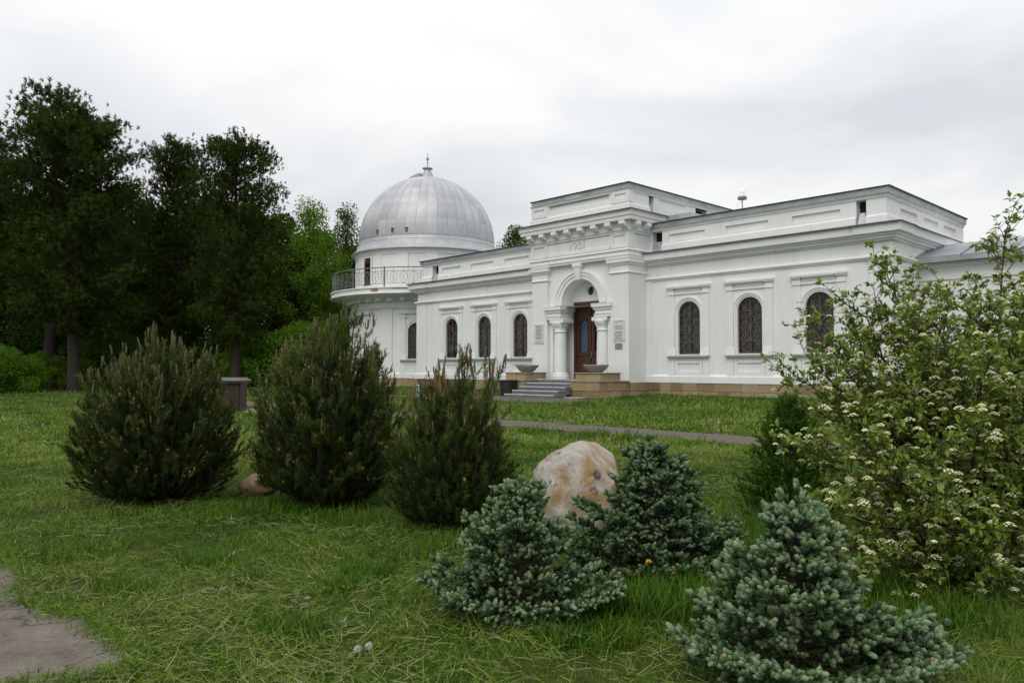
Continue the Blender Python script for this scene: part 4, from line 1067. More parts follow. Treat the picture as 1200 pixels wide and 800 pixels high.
# ------------------------------------------------------------------ dwarf pines
def pine_bush(name, base, rx, h, seed, label, leaders=(), nbr=70, lean=(0, 0), candle_p=.55, cone_p=.35, tan=.3, belly=.42):
    r = np.random.default_rng(seed); root = empty(name, base); tag(root, label, 'pine bush')
    lines, P, D, hl, outer = [], [], [], [], []
    golden = PI * (3 - math.sqrt(5)); tips = []
    for i in range(nbr):
        f = (i + .5) / nbr; az = i * golden + r.normal() * .15
        zt = h * (.10 + .88 * f) * r.uniform(.93, 1.05)
        g = max(0., 1 - abs(zt / h - belly) / (1 - belly if zt / h > belly else belly * 1.5))  # radius profile
        rr_ = rx * (1 - (1 - g) ** 2.0) ** .5 * r.uniform(.80, 1.06) if g > 0 else .12
        tips.append((rr_ * math.cos(az) + lean[0] * zt, rr_ * math.sin(az) + lean[1] * zt, zt, 1.0))
        if i % 2 == 0: tips.append((rr_ * .6 * math.cos(az + 1), rr_ * .6 * math.sin(az + 1), zt * .95 + .03, .6))
        if i % 3 == 0:
            zl = r.uniform(.05, .30); q_ = rx * (.55 + 1.2 * zl) * r.uniform(.8, 1.0); tips.append((q_ * math.cos(az + .4), q_ * math.sin(az + .4), h * zl, 1.0))
    for (lx, ly, lz) in leaders: tips.append((lx, ly, lz, 1.6))
    for tx, ty, tz, wgt in tips:
        b0 = Vector((tx * .12, ty * .12, .02)); e_ = Vector((tx, ty, tz)); mid = Vector((tx * .75, ty * .75, tz * .42 + .02))
        pts = [(b0 * (1 - u) ** 2 + mid * 2 * u * (1 - u) + e_ * u * u) for u in np.linspace(0, 1, 7)]
        lines.append((pts, [.020 * (1 - .7 * k / 6) for k in range(7)]))
        L_ = (e_ - b0).length; ns = int((5 + 9 * L_) * (1.3 if wgt > 1.2 else 1))
        for k in range(ns):
            u = 1 - (r.random() ** 1.15) * .62
            if k == 0: u = 1.0
            p = b0 * (1 - u) ** 2 + mid * 2 * u * (1 - u) + e_ * u * u
            tg = ((mid - b0) * (1 - u) + (e_ - mid) * u).normalized()
            off = r.normal(size=3) * (.075 * (1.25 - u) + .02); off[2] *= .6
            out = np.array([p.x, p.y, 0]); out = out / (np.linalg.norm(out) + 1e-6)
            d = np.array(tg) * .75 + np.array([0, 0, .70]) + out * .40 + r.normal(size=3) * .34
            P.append(np.array(p) + off); D.append(d); hl.append(p.z / h); outer.append(u * min(1, wgt))
    P, D, hl, outer = np.array(P), np.array(D), np.array(hl), np.array(outer); n = len(P)
    fo = Soup()
    for kk in range(3):
        tV, tF = needle_tuft(48, .125, .058, .0064, 46, seed * 7 + kk); ix = np.arange(kk, n, 3)
        sc = r.uniform(.8, 1.25, len(ix)); Mx = frames(D[ix], r.random(len(ix)) * 6.28) * sc[:, None, None]
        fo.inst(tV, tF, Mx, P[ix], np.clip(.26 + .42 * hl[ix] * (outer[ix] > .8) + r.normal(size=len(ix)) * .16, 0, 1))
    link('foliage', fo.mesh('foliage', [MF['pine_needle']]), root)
    # candles at the outer tips, orange pollen cones lower down
    Dn = norm(D); cd = Soup(); isc = (outer > .88) & (r.random(n) < candle_p * np.clip((hl - .35) * 1.6, .03, 1))
    ix = np.where(isc)[0]; cV, cF = needle_tuft(16, .085, .02, .006, 28, 5); sV, sF = ellipsoid_t(.0075, .11, 5, 3)
    for V_, F_ in ((sV, sF), (cV, cF)):
        for rep in range(2):
            off = r.normal(size=(len(ix), 3)) * .014 * rep; dd = Dn[ix] * .5 + np.array([0, 0, 1.]) + r.normal(size=(len(ix), 3)) * .12
            sc = r.uniform(.5, 1.25, len(ix)) * (1 if rep == 0 else .7) * (.6 + .6 * hl[ix])
            cd.inst(V_, F_, frames(dd, r.random(len(ix)) * 6) * sc[:, None, None], P[ix] + Dn[ix] * .14 + off, np.clip(tan + r.normal(size=len(ix)) * .18, 0, 1))
    link('candles', tagk(cd.mesh('candles', [MF['candle']])), root)['kind'] = 'stuff'
    co = Soup(); ix = np.where((outer > .80) & (hl > .12) & (hl < .88) & (r.random(n) < cone_p))[0]; eV, eF = ellipsoid_t(.0115, .038, 6, 3)
    for rep in range(2):
        co.inst(eV, eF, frames(Dn[ix] + [0, 0, .8], r.random(len(ix)) * 6) * r.uniform(.55, 1.15, len(ix))[:, None, None], P[ix] + Dn[ix] * .115 + r.normal(size=(len(ix), 3)) * .010, r.random(len(ix)))
    link('pollen_cones', co.mesh('pollen_cones', [MF['cone']]), root)['kind'] = 'stuff'
    link('branches', tubes_mesh('branches', lines, M['bark'], 5), root)
    return root
def tagk(me): return me
p1 = onground(187, 9.35); p2 = onground(386, 9.0); p3 = onground(530, 7.75)
pine_bush('dwarf_pine', p1, .90, 1.78, 21, 'broad rounded dwarf pine dotted with orange pollen cones, beside the brown box stand', nbr=150, candle_p=.7, cone_p=.26, tan=.22,
          leaders=[(-.05, 0, 1.92), (.12, .1, 1.80), (.55, 0, 1.66), (.68, .1, 1.55), (-.40, -.1, 1.62), (.40, -.1, 1.72)])
pine_bush('dwarf_pine', p2, .86, 1.92, 22, 'tallest dwarf pine, cone-dotted, with slim shoots reaching up in front of the round tower', nbr=140, candle_p=.65, cone_p=.26, tan=.28, belly=.36,
          leaders=[(.02, 0, 2.06), (.14, .05, 2.12), (.28, 0, 2.10), (.42, .05, 1.98), (.52, 0, 1.72), (-.15, 0, 1.9), (.58, .0, 1.45)])
pine_bush('dwarf_pine', p3, .56, 1.36, 23, 'slender dwarf pine with tall orange-brown candles, in front of the park bench', nbr=95, candle_p=.5, cone_p=.05, tan=.55, belly=.34,
          leaders=[(.13, 0, 1.66), (.07, .03, 1.56), (.38, .05, 1.50), (-.10, 0, 1.45), (-.16, -.05, 1.38), (.22, -.02, 1.5)])
# tall brown candles on the slender pine's leaders
cb = Soup(); rq = np.random.default_rng(3); cV, cF = needle_tuft(60, .17, .012, .008, 30, 9); sV, sF = ellipsoid_t(.014, .20, 6, 4)
cp = np.array([(.13, 0, 1.66), (.10, .03, 1.62), (.16, .03, 1.60), (.07, .03, 1.58), (.19, -.02, 1.57), (.38, .05, 1.52), (.40, .03, 1.46), (-.10, 0, 1.46), (-.13, .02, 1.40), (-.16, -.05, 1.40), (-.19, 0, 1.33), (-.14, -.04, 1.30), (-.21, -.03, 1.28), (-.11, -.05, 1.36)])
for V_, F_ in ((sV, sF), (cV, cF)):
    cb.inst(V_, F_, frames(np.array([0, 0, 1.]) + rq.normal(size=(len(cp), 3)) * .06, rq.random(len(cp)) * 6) * rq.uniform(.75, 1.15, len(cp))[:, None, None], cp - [0, 0, .04], rq.uniform(.75, 1, len(cp)))
sl = [o for o in bpy.data.objects if o.get('label', '').startswith('slender dwarf')][0]
link('tall_candles', cb.mesh('tall_candles', [MF['candle']]), sl)['kind'] = 'stuff'

# ------------------------------------------------------------------ young blue spruces
def spruce_shoot(seed):
    V, F = ellipsoid_t(.0122, .050, 5, 3); nV, nF = needle_tuft(10, .044, .0165, .0068, 38, seed, .004)
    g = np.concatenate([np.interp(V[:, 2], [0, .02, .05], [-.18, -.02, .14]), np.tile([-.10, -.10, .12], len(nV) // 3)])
    return np.concatenate([V, nV]), np.concatenate([F, nF + len(V)]), g
SH = [spruce_shoot(40 + i) for i in range(3)]
def spruce(name, base, R, h, seed, label, whorl=.132, blue=.45, power=1.1, skirt=(), size=1.0):
    """tiers of flat sprays; skirt = extra long low branches (azimuth, length)"""
    r = np.random.default_rng(seed); root = empty(name, base); tag(root, label, 'spruce')
    P, D, val, lines = [], [], [], []
    lines.append(([(0, 0, 0), (.01, 0, h * .5), (0, .01, h - .03)], [.028, .018, .006]))
    def shoots(a, b, n, sp, tipv=.12):
        d = b - a; d.normalize()
        for k in range(n):
            u = (k + r.random()) / n; p = a.lerp(b, u)
            dd = np.array(d) * .8 + r.normal(size=3) * sp + np.array([0, 0, .35])
            P.append(np.array(p) + r.normal(size=3) * .006); D.append(dd); val.append(blue - .16 + .12 * r.normal())  # inner shoots coloured darker, painting shade into the gaps; tips stay pale new growth
        for q_ in range(3):
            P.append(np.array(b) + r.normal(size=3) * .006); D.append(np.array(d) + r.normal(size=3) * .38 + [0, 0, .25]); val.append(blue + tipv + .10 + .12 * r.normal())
    def branch(z0, az, L_, f):
        dirv = Vector((math.cos(az), math.sin(az), 0)); side = Vector((-math.sin(az), math.cos(az), 0)); rise = .12 + .75 * f; wob = r.normal() * .06
        pt = lambda u: Vector((0, 0, z0)) + dirv * (L_ * u) + side * (wob * u * u * L_ * 2) + Vector((0, 0, L_ * (rise * u * .6 - .10 * (1 - f) * math.sin(u * PI * .9) + .16 * u * u)))
        lines.append(([pt(u) for u in (0, .33, .66, 1)], [.009, .007, .005, .003]))
        nbl = max(2, int(L_ / .066))
        for j in range(nbl):
            u = .28 + .72 * (j + .5) / nbl; bl = (L_ * (1.05 - u) * .55 + .035) * r.uniform(.7, 1.2)
            for sg in (-1, 1):
                a = pt(u); tg = (pt(min(1, u + .05)) - pt(u - .05)).normalized()
                e_ = a + (tg * .8 + side * sg * .75).normalized() * bl + Vector((0, 0, bl * r.uniform(-.02, .22)))
                shoots(a.lerp(e_, .35), e_, max(1, int(bl / .036)), .42)
        shoots(pt(.6), pt(1), max(2, int(L_ * .4 / .035)), .45, .18)
    zz = .07
    while zz < h - .10:
        f = zz / h; rad = R * (1 - f) ** power + .045
        nb = int(round(5 + 4 * (1 - f))); ph = r.random() * 6.28
        for k in range(nb):
            branch(max(zz + r.normal() * .018, .05), ph + 2 * PI * (k + r.uniform(-.3, .3)) / nb, rad * r.uniform(.5, 1.24), f)
        for k in range(5):                                 # short fill between the tiers
            branch(zz + whorl * .5, k * 1.26 + r.random() * .6, rad * r.uniform(.35, .62), f)
        zz += whorl * (1.1 - .30 * f) * r.uniform(.9, 1.1)
    for az, L_, z0 in skirt: branch(z0, az, L_, .05)
    for k in range(5):
        az = k * 2.4; e_ = Vector((math.cos(az) * .07, math.sin(az) * .07, h - .05 + .012 * k)); shoots(Vector((0, 0, h - .12)), e_, 1, .3)
    shoots(Vector((0, 0, h - .10)), Vector((0, 0, h + .03)), 4, .45)
    P, D, val = np.array(P), np.array(D), np.array(val)
    keep = P[:, 2] > .02; P, D, val = P[keep], D[keep], val[keep]; n = len(P); fo = Soup()
    for kk in range(3):
        ix = np.arange(kk, n, 3); sc = r.uniform(.75, 1.30, len(ix)) * size
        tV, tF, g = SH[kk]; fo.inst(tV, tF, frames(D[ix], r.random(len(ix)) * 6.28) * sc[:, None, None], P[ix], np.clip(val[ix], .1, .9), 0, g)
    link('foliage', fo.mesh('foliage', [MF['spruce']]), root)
    ix = np.where((r.random(n) < .013) & (P[:, 2] > .15 * h))[0]; bd = Soup(); eV, eF = ellipsoid_t(.010, .024, 6, 3)
    bd.inst(eV, eF, frames(D[ix], r.random(len(ix)) * 6), P[ix] + norm(D[ix]) * .042, r.random(len(ix)))
    link('brown_buds', bd.mesh('brown_buds', [MF['bud']]), root)['kind'] = 'stuff'
    link('branches', tubes_mesh('branches', lines, M['bark'], 5), root)
    return n
s1 = onground(610, 5.0); s2 = onground(762, 5.9); s3 = onground(932, 4.05)
nsp = [spruce('young_spruce', s1, .56, .82, 31, 'low spreading blue-green spruce in front of the slender dwarf pine, left of the boulder', power=1.0, skirt=[(-.3, .64, .10), (-.7, .62, .08), (-.1, .58, .10), (2.9, .56, .16), (3.4, .60, .10), (3.9, .55, .08), (-1.2, .5, .08)]),
       spruce('young_spruce', s2, .62, 1.0, 32, 'dense conical dark blue spruce hiding the right flank of the pale boulder', blue=.38, power=.95, skirt=[(0, .66, .12), (-.4, .62, .1)]),
       spruce('young_spruce', s3, .60, .92, 33, 'large pale blue-green spruce with brown buds, beneath the white-flowering shrub', blue=.52, power=1.2, size=1.08, skirt=[(-.15, .60, .16), (-.5, .62, .10), (3.3, .68, .10), (3.7, .76, .08), (-1.0, .70, .08), (-2.0, .75, .08), (4.2, .75, .10)])]
print('spruce shoots', nsp)

# ------------------------------------------------------------------ boulder and small rock
def rock(name, base, dims, seed, label, mat, cat, rough=.10, sub=5, flat=0.):
    bm = bmesh.new(); bmesh.ops.create_icosphere(bm, subdivisions=sub, radius=1.0); r = random.Random(seed)
    ph = [(Vector((r.uniform(-1, 1), r.uniform(-1, 1), r.uniform(-1, 1))).normalized(), r.uniform(.84, 1.05)) for _ in range(14)]
    from mathutils import noise as mn
    for v in bm.verts:
        d = v.co.normalized(); k = 1.0
        for n_, dist in ph:
            c = d.dot(n_)
            if c > .05: k = min(k, dist / c)
        k = k * .6 + .4 * min(k, .97)
        k += rough * mn.fractal(d * 1.6 + Vector((seed, 0, 0)), 1.0, 2.1, 6) + rough * .25 * mn.ridged_multi_fractal(d * 3 + Vector((0, seed, 0)), .9, 2.2, 4, 1.0, 2.0)
        v.co = Vector((d.x * k * dims[0], d.y * k * dims[1], d.z * k * dims[2]))
    me = bpy.data.meshes.new(name); bm.to_mesh(me); bm.free(); me.materials.append(mat); me.shade_smooth()
    o = link(name, me, None, base); tag(o, label, cat); return o
bb = onground(678, 7.6); rock('boulder', (bb.x, bb.y, .33), (.49, .45, .53), 3, 'large pale boulder streaked rust and ochre, between the blue spruces', M['boulder'], 'boulder', .10)
rb = onground(305, 9.7); rock('flat_rock', (rb.x, rb.y, rb.z + .12), (.25, .20, .14), 9, 'small flat orange-brown rock between the two cone-dotted dwarf pines', M['flat_rock'], 'rock', .08, 4)

# ------------------------------------------------------------------ flowering shrub on the right
def flowering_shrub():
    r = np.random.default_rng(51); base = Vector((3.45, 5.75, .03)); root = empty('flowering_shrub', base)
    tag(root, 'large spreading shrub with flat cream-white flower heads and reddish stems beside the right wing', 'shrub')
    tg = [(918, 440, 6.3), (948, 376, 6.1), (985, 352, 6.3), (1035, 314, 6.1), (1062, 362, 5.7), (1100, 338, 6.3), (1178, 272, 6.2), (1215, 330, 5.9), (1240, 300, 5.6), (1002, 470, 5.7), (962, 515, 5.8), (955, 590, 5.6),
          (1012, 560, 5.1), (1060, 600, 4.9), (1130, 560, 4.9), (1185, 600, 4.9), (1235, 560, 5.0), (1265, 450, 5.3), (1120, 420, 5.2), (1050, 450, 5.3), (1185, 400, 5.1), (1150, 500, 4.8), (1090, 520, 5.0), (1005, 640, 5.1), (1085, 665, 4.9), (1030, 660, 4.9), (960, 640, 5.3), (990, 500, 5.4), (1030, 520, 5.0), (1080, 560, 4.7), (1040, 380, 6.2), (1110, 360, 5.5), (1160, 420, 5.0), (1190, 366, 5.4), (1200, 460, 4.7), (1145, 342, 6.2), (940, 470, 6.1), (950, 425, 6.0), (978, 405, 6.2), (1002, 388, 6.4), (975, 450, 5.9), (1010, 430, 5.8), (1025, 350, 6.3), (935, 520, 6.0), (1065, 335, 6.2),
          (1165, 670, 4.8), (1245, 660, 5.1), (1020, 410, 6.6), (1080, 380, 6.7), (1140, 372, 6.8), (1200, 372, 6.6), (1260, 330, 6.3), (1300, 380, 6.0), (1330, 470, 5.9), (1340, 560, 5.6), (1100, 460, 6.9), (1050, 520, 6.6), (1170, 460, 6.9), (1230, 420, 6.7), (1290, 300, 6.8),
          (1000, 520, 6.3), (1130, 390, 5.6), (1220, 480, 5.0), (1110, 600, 4.7), (1210, 540, 4.8), (1040, 560, 5.8), (1075, 430, 5.6), (1160, 360, 5.9), (1215, 390, 5.5), (985, 600, 5.3), (1145, 620, 4.65)]
    P, D, B, lines, LV = [], [], [], [], []; fl = []
    def cluster(p, d, n, sz=1.0):
        d = np.array(d) / (np.linalg.norm(d) + 1e-9)
        for _ in range(n):
            o = r.normal(size=3); o -= d * (o @ d); o /= np.linalg.norm(o) + 1e-9
            P.append(np.array(p) - d * r.random() * .05); D.append(o * .9 + d * r.uniform(.1, .9) + [0, 0, .15]); LV.append(r.normal() * .2 + .45)
    for px, py, Y in tg:
        e_ = at(px, py, Y) - base; L_ = e_.length
        b0 = Vector((r.uniform(-.25, .25), r.uniform(-.2, .2), 0))
        mid = b0.lerp(e_, .5) + Vector((-e_.x * .10, -e_.y * .1, .22 * L_ * (.4 if e_.z < .8 else .55)))
        bz = lambda u: b0 * (1 - u) ** 2 + mid * 2 * u * (1 - u) + e_ * u * u
        wig = r.normal(size=(9, 3)) * .02 * L_; pts = [bz(u) + Vector(wig[k] * (1 if 0 < k < 8 else 0)) for k, u in enumerate(np.linspace(0, 1, 9))]
        lines.append((pts, [.017 * (1 - .85 * k / 8) + .002 for k in range(9)]))
        nsec = int(8 + 12 * L_)
        for j in range(nsec):
            u = .25 + .75 * (j + r.random()) / nsec; i0 = min(7, int(u * 8)); a = pts[i0].lerp(pts[i0 + 1], u * 8 - i0); tan_ = (pts[i0 + 1] - pts[i0]).normalized()
            dv = (np.array(tan_) * .7 + r.normal(size=3) * .6 + np.array([0, 0, .25])); dv /= np.linalg.norm(dv); sl_ = r.uniform(.14, .42) * (1.15 - .5 * u)
            b = a + Vector(dv) * sl_; m_ = a.lerp(b, .5) + Vector(r.normal(size=3) * .02)
            lines.append(([a, m_, b], [.005, .0035, .002]))
            for q_ in range(int(2 + sl_ * 9)):
                w_ = r.random(); c = a.lerp(b, w_); d2 = dv * .5 + r.normal(size=3) * .65 + np.array([0, 0, .35]); d2 /= np.linalg.norm(d2); t2 = c + Vector(d2) * r.uniform(.03, .12)
                lines.append(([c, t2], [.0022, .0014])); cluster(t2, d2, int(r.integers(5, 8)))
                if r.random() < .20: fl.append(np.array(t2) + d2 * .02 + [0, 0, .022])
            cluster(b, dv, 6)
            if r.random() < .36: fl.append(np.array(b) + dv * .03 + [0, 0, .028])
        cluster(e_, np.array(tan_), 6)
    P, D, LV = np.array(P), np.array(D), np.array(LV); n = len(P); lf = Soup()
    for kk, (l, w_) in enumerate(((.051, .027), (.042, .023), (.060, .031))):
        ix = np.arange(kk, n, 3); tV, tF = leaf_t(l, w_); sc = r.uniform(.65, 1.15, len(ix))
        # leaves lie with their face to the sky: y axis close to up
        d = norm(D[ix]); up = norm(np.array([0, 0, 1.]) + r.normal(size=(len(ix), 3)) * .45); x = norm(np.cross(up, d)); y = np.cross(d, x)
        lf.inst(tV, tF, np.stack([x, y, d], 2) * sc[:, None, None], P[ix], np.clip(LV[ix], 0, 1))
    link('leaves', lf.mesh('leaves', [MF['shrub_leaf']]), root)
    link('stems', tubes_mesh('stems', lines, M['twig'], 3), root)
    fl = np.array(fl)[r.permutation(len(fl))[:1900]]; fs = Soup(); oV, oF = ellipsoid_t(.0090, .0095, 4, 1)
    for c in range(13):
        a = c * 2.4; rr_ = .030 * math.sqrt((c + .5) / 13)
        off = np.stack([rr_ * np.cos(a + fl[:, 0] * 50), rr_ * np.sin(a + fl[:, 0] * 50), np.full(len(fl), .010 - rr_ * rr_ * 22)], 1) * (.55 + .75 * ((fl[:, 1] * 977) % 1))[:, None]
        fs.inst(oV, oF, frames(np.array([0, 0, 1.]) + r.normal(size=(len(fl), 3)) * .2, r.random(len(fl)) * 6), fl + off, np.clip(r.normal(size=len(fl)) * .25 + .6, 0, 1))
    link('flower_heads', fs.mesh('flower_heads', [MF['flower']]), root)['kind'] = 'stuff'
    print('shrub leaves', n, 'flowers', len(fl))
flowering_shrub()

# ------------------------------------------------------------------ little thuja beside the shrub
def thuja(base, R, h, seed, label):
    r = np.random.default_rng(seed); root = empty('thuja', base); tag(root, label, 'thuja'); P, D = [], []; lines = [([(0, 0, 0), (0, 0, h * .9)], [.02, .005])]
    for i in range(340):
        f = r.random() ** .9; z = .04 + f * (h - .08); rad = R * (1 - f ** 1.6) ** .8 * r.uniform(.45, 1.12) + .03; az = r.random() * 6.28
        e_ = np.array([rad * math.cos(az), rad * math.sin(az), z + .10]); b = np.array([0, 0, max(.02, z - .12)])
        for k in range(9):
            u = .45 + .55 * (k + r.random()) / 9; P.append(b + (e_ - b) * u + r.normal(size=3) * .02); D.append((e_ - b) / np.linalg.norm(e_ - b) + r.normal(size=3) * .5 + [0, 0, .35])
    P, D = np.array(P), np.array(D); fo = Soup(); tV, tF = needle_tuft(13, .06, .040, .010, 34, 77)
    fo.inst(tV, tF, frames(D, r.random(len(P)) * 6.28) * r.uniform(.7, 1.2, len(P))[:, None, None], P, np.clip(.4 + r.normal(size=len(P)) * .2 + .3 * (P[:, 2] / h - .5), 0, 1))
    link('foliage', fo.mesh('foliage', [MF['thuja']]), root); link('stem', tubes_mesh('stem', lines, M['bark'], 5), root)
tp = onground(925, 7.9); thuja(tp, .52, 1.18, 61, 'small dark green thuja tucked behind the flowering shrub')

# ------------------------------------------------------------------ woodland
def pine_tree_mesh(seed, h=18., R=3.6, nbr=64, base_f=.20, dense=1.0, top=.30):
    r = np.random.default_rng(seed); P, D, lines = [], [], []
    trunk = [Vector((.12 * math.sin(k * 1.3 + seed), .1 * math.cos(k * 1.7 + seed), h * .97 * k / 8 - (.3 if k == 0 else 0))) for k in range(9)]
    tl = [(trunk, [.36 * (1 - .88 * k / 8) + (.08 if k == 0 else 0) for k in range(9)])]
    for i in range(nbr):
        f = base_f + (1 - base_f) * ((i + .5) / nbr) ** .92; az = i * 2.4 + r.normal() * .3
        x = (f - base_f) / (1 - base_f); prof = float(np.interp(x, [0, .12, .3, .62, .85, 1.0], [.62, .92, 1.0, .98, .86, top]))
        rad = R * prof * r.uniform(.45, 1.08); z = f * h
        b = Vector((0, 0, z * .97 - .2)); e_ = Vector((rad * math.cos(az), rad * math.sin(az), z + rad * r.uniform(.12, .5) * (.3 + x)))
        lim = h * (1 - .17 * (rad / R) ** 2) - r.random() * .35
        if e_.z > lim: e_.z = lim
        mid = b.lerp(e_, .5) + Vector((0, 0, -.12 * rad)); bz = lambda u: b * (1 - u) ** 2 + mid * 2 * u * (1 - u) + e_ * u * u
        lines.append(([bz(u) for u in (0, .3, .6, 1)], [.07, .05, .035, .015]))
        nt = int((30 + 24 * rad) * dense)
        for k in range(nt):
            u = 1 - r.random() ** 1.25 * .8; p = np.array(bz(u)); o = r.normal(size=3) * np.array([.48, .48, .30]) * (.5 + .5 * rad / R)
            P.append(p + o); D.append(np.array([math.cos(az), math.sin(az), 0]) * .35 + [0, 0, 1.] + r.normal(size=3) * .45)
    P, D = np.array(P), np.array(D); n = len(P); fo = Soup()
    for kk in range(2):
        tV, tF = needle_tuft(16, .22, .20, .048, 58, seed * 3 + kk); ix = np.arange(kk, n, 2)
        fo.inst(tV, tF, frames(D[ix], r.random(len(ix)) * 6.28) * r.uniform(.75, 1.3, len(ix))[:, None, None], P[ix], np.clip(.42 + r.normal(size=len(ix)) * .2, 0, 1))
    return tubes_mesh('trunk', tl, M['bark'], 10), tubes_mesh('limbs', lines, M['bark'], 5), fo.mesh('crown', [MF['forest_pine']]), n
def leafy_mesh(seed, h, R, mat, nlobe=40, leaf=.16, base_f=.22, per=330, trunk_r=.2, round_=.75, spread=1.0):
    r = np.random.default_rng(seed); P, D, lines = [], [], []
    tl = [([Vector((.1 * math.sin(k + seed), .1 * math.cos(k * 1.4), h * .85 * k / 6 - (.2 if k == 0 else 0))) for k in range(7)], [trunk_r * (1 - .85 * k / 6) for k in range(7)])]
    for i in range(nlobe):
        x = (i + .5) / nlobe; az = i * 2.4 + r.normal() * .3; z = h * (base_f + (1 - base_f) * x ** .9)
        prof = math.sin(PI * min(1., x * .78 + .24)) ** round_ if x < .95 else .2
        rad = R * prof * r.uniform(.45, 1.0); c = np.array([rad * math.cos(az), rad * math.sin(az), z - .04 * h]); lr = R * r.uniform(.24, .40) * spread
        lines.append(([Vector((0, 0, z * .72)), Vector((c[0] * .5, c[1] * .5, z * .88)), Vector(c)], [trunk_r * .3, trunk_r * .18, .02]))
        d = rand_unit(per, r); rr_ = lr * r.random(per) ** .45
        P.append(c + d * rr_[:, None] * [1, 1, .72]); D.append(d * .6 + r.normal(size=(per, 3)) * .6 + [0, 0, -.15])
    P, D = np.concatenate(P), np.concatenate(D); keep = P[:, 2] > .05; P, D = P[keep], D[keep]; n = len(P); lf = Soup(); tV, tF = leaf_t(leaf, leaf * .68)
    lf.inst(tV, tF, frames(D, r.random(n) * 6.28) * r.uniform(.6, 1.25, n)[:, None, None], P, np.clip(.45 + r.normal(size=n) * .2, 0, 1))
    return tubes_mesh('trunk', tl, M['bark'], 8), tubes_mesh('limbs', lines, M['bark'], 5), lf.mesh('crown', [mat]), n
PINES = [pine_tree_mesh(71, 18, 4.5, 88, .19, 1.15, .62), pine_tree_mesh(72, 18, 3.5, 72, .20, 1.1, .5), pine_tree_mesh(73, 18, 3.4, 44, .50, .55, .45), pine_tree_mesh(74, 18, 3.8, 82, .17, 1.1, .5)]
LEAFY = [leafy_mesh(81, 13, 3.0, MF['leaf_dark'], 44, .17), leafy_mesh(82, 13, 3.4, MF['leaf_light'], 44, .17, .14), leafy_mesh(83, 13, 2.6, MF['leaf_dark'], 34, .17, .3, 230)]
BUSH = [leafy_mesh(91, 2.4, 1.7, MF['leaf_light'], 26, .10, .05, 300, .04, .5), leafy_mesh(92, 2.6, 1.6, MF['leaf_dark'], 26, .10, .05, 300, .04, .5)]
BACK = leafy_mesh(84, 13, 3.8, MF['leaf_dark'], 56, .36, .02, 150)
print('pine tufts', [p[3] for p in PINES], 'leaves', [p[3] for p in LEAFY + BUSH])
def tree(kind, name, px, Y, ztop, h0, wscale, rz, label, cat='tree', group=None, trunk=True):
    g = onground(px, Y); root = empty(name, g, rz); sc = (ztop - g.z) / h0
    tag(root, label, cat, group); root.scale = (sc * wscale, sc * wscale, sc)
    if trunk: link('trunk', kind[0], root); link('limbs', kind[1], root)
    link('crown', kind[2], root); return root
def ztop(py, Y): return EYE + (431.5 - py) * Y / 900
tree(PINES[0], 'pine_tree', 86, 47, ztop(120, 47), 18, 1.0, .3, 'massive dark pine with a broad rounded crown at the edge of the lawn')
tree(PINES[2], 'pine_tree', 60, 52, ztop(92, 52), 18, .95, 1.3, 'tall thin-topped pine rising behind the massive dark pine')
tree(PINES[1], 'pine_tree', 205, 53, ztop(157, 53), 18, .84, 2.2, 'narrow dark pine next to the pine with the ragged leaning crown')
tree(PINES[3], 'pine_tree', 275, 49, ztop(153, 49), 18, .92, 4.0, 'tall dark pine with a ragged leaning crown, behind the brown box stand')
tree(PINES[1], 'pine_tree', -40, 50, ztop(145, 50), 18, 1.15, .9, 'dark pine partly cut off by the picture edge'.replace('partly cut off by the picture edge', 'at the far edge of the wood, beyond the massive pine'))
tree(LEAFY[1], 'leafy_tree', 362, 60, ztop(232, 60), 13, .80, .4, 'bright green leafy tree at the end of the wood, between pines and dome')
tree(LEAFY[2], 'leafy_tree', 405, 66, ztop(236, 66), 13, .72, 1.8, 'thin dark leafy tree peering over the balcony railing')
tree(LEAFY[0], 'leafy_tree', 150, 57, ztop(205, 57), 13, .9, 2.6, 'dark leafy tree filling the gap between the massive pine and the narrow pine')
tree(LEAFY[0], 'leafy_tree', 605, 76, ztop(262, 76), 13, .85, 2.0, 'dark leafy treetop showing above the left wing roof')
for i, (px, Y, py) in enumerate([(-90, 62, 190), (-20, 66, 200), (30, 64, 230), (95, 66, 210), (140, 62, 250), (185, 68, 240), (235, 64, 225), (285, 68, 235), (325, 66, 250), (372, 72, 268), (412, 78, 285), (450, 82, 300), (-160, 60, 180), (0, 60, 300), (20, 72, 250), (120, 72, 230), (345, 60, 290), (60, 58, 300), (230, 58, 300), (165, 58, 310), (300, 60, 320), (390, 64, 310)]):
    tree(BACK, 'woodland_tree', px, Y, ztop(py, Y), 13, 1.0, i * 1.7, 'dark leafy tree in the deep shade of the wood behind the pines', group='trees of the wood behind the pines')
bush_l = {0: 'bright green leafy bush along the foot of the wood', 1: 'dark green rounded bush along the foot of the wood'}
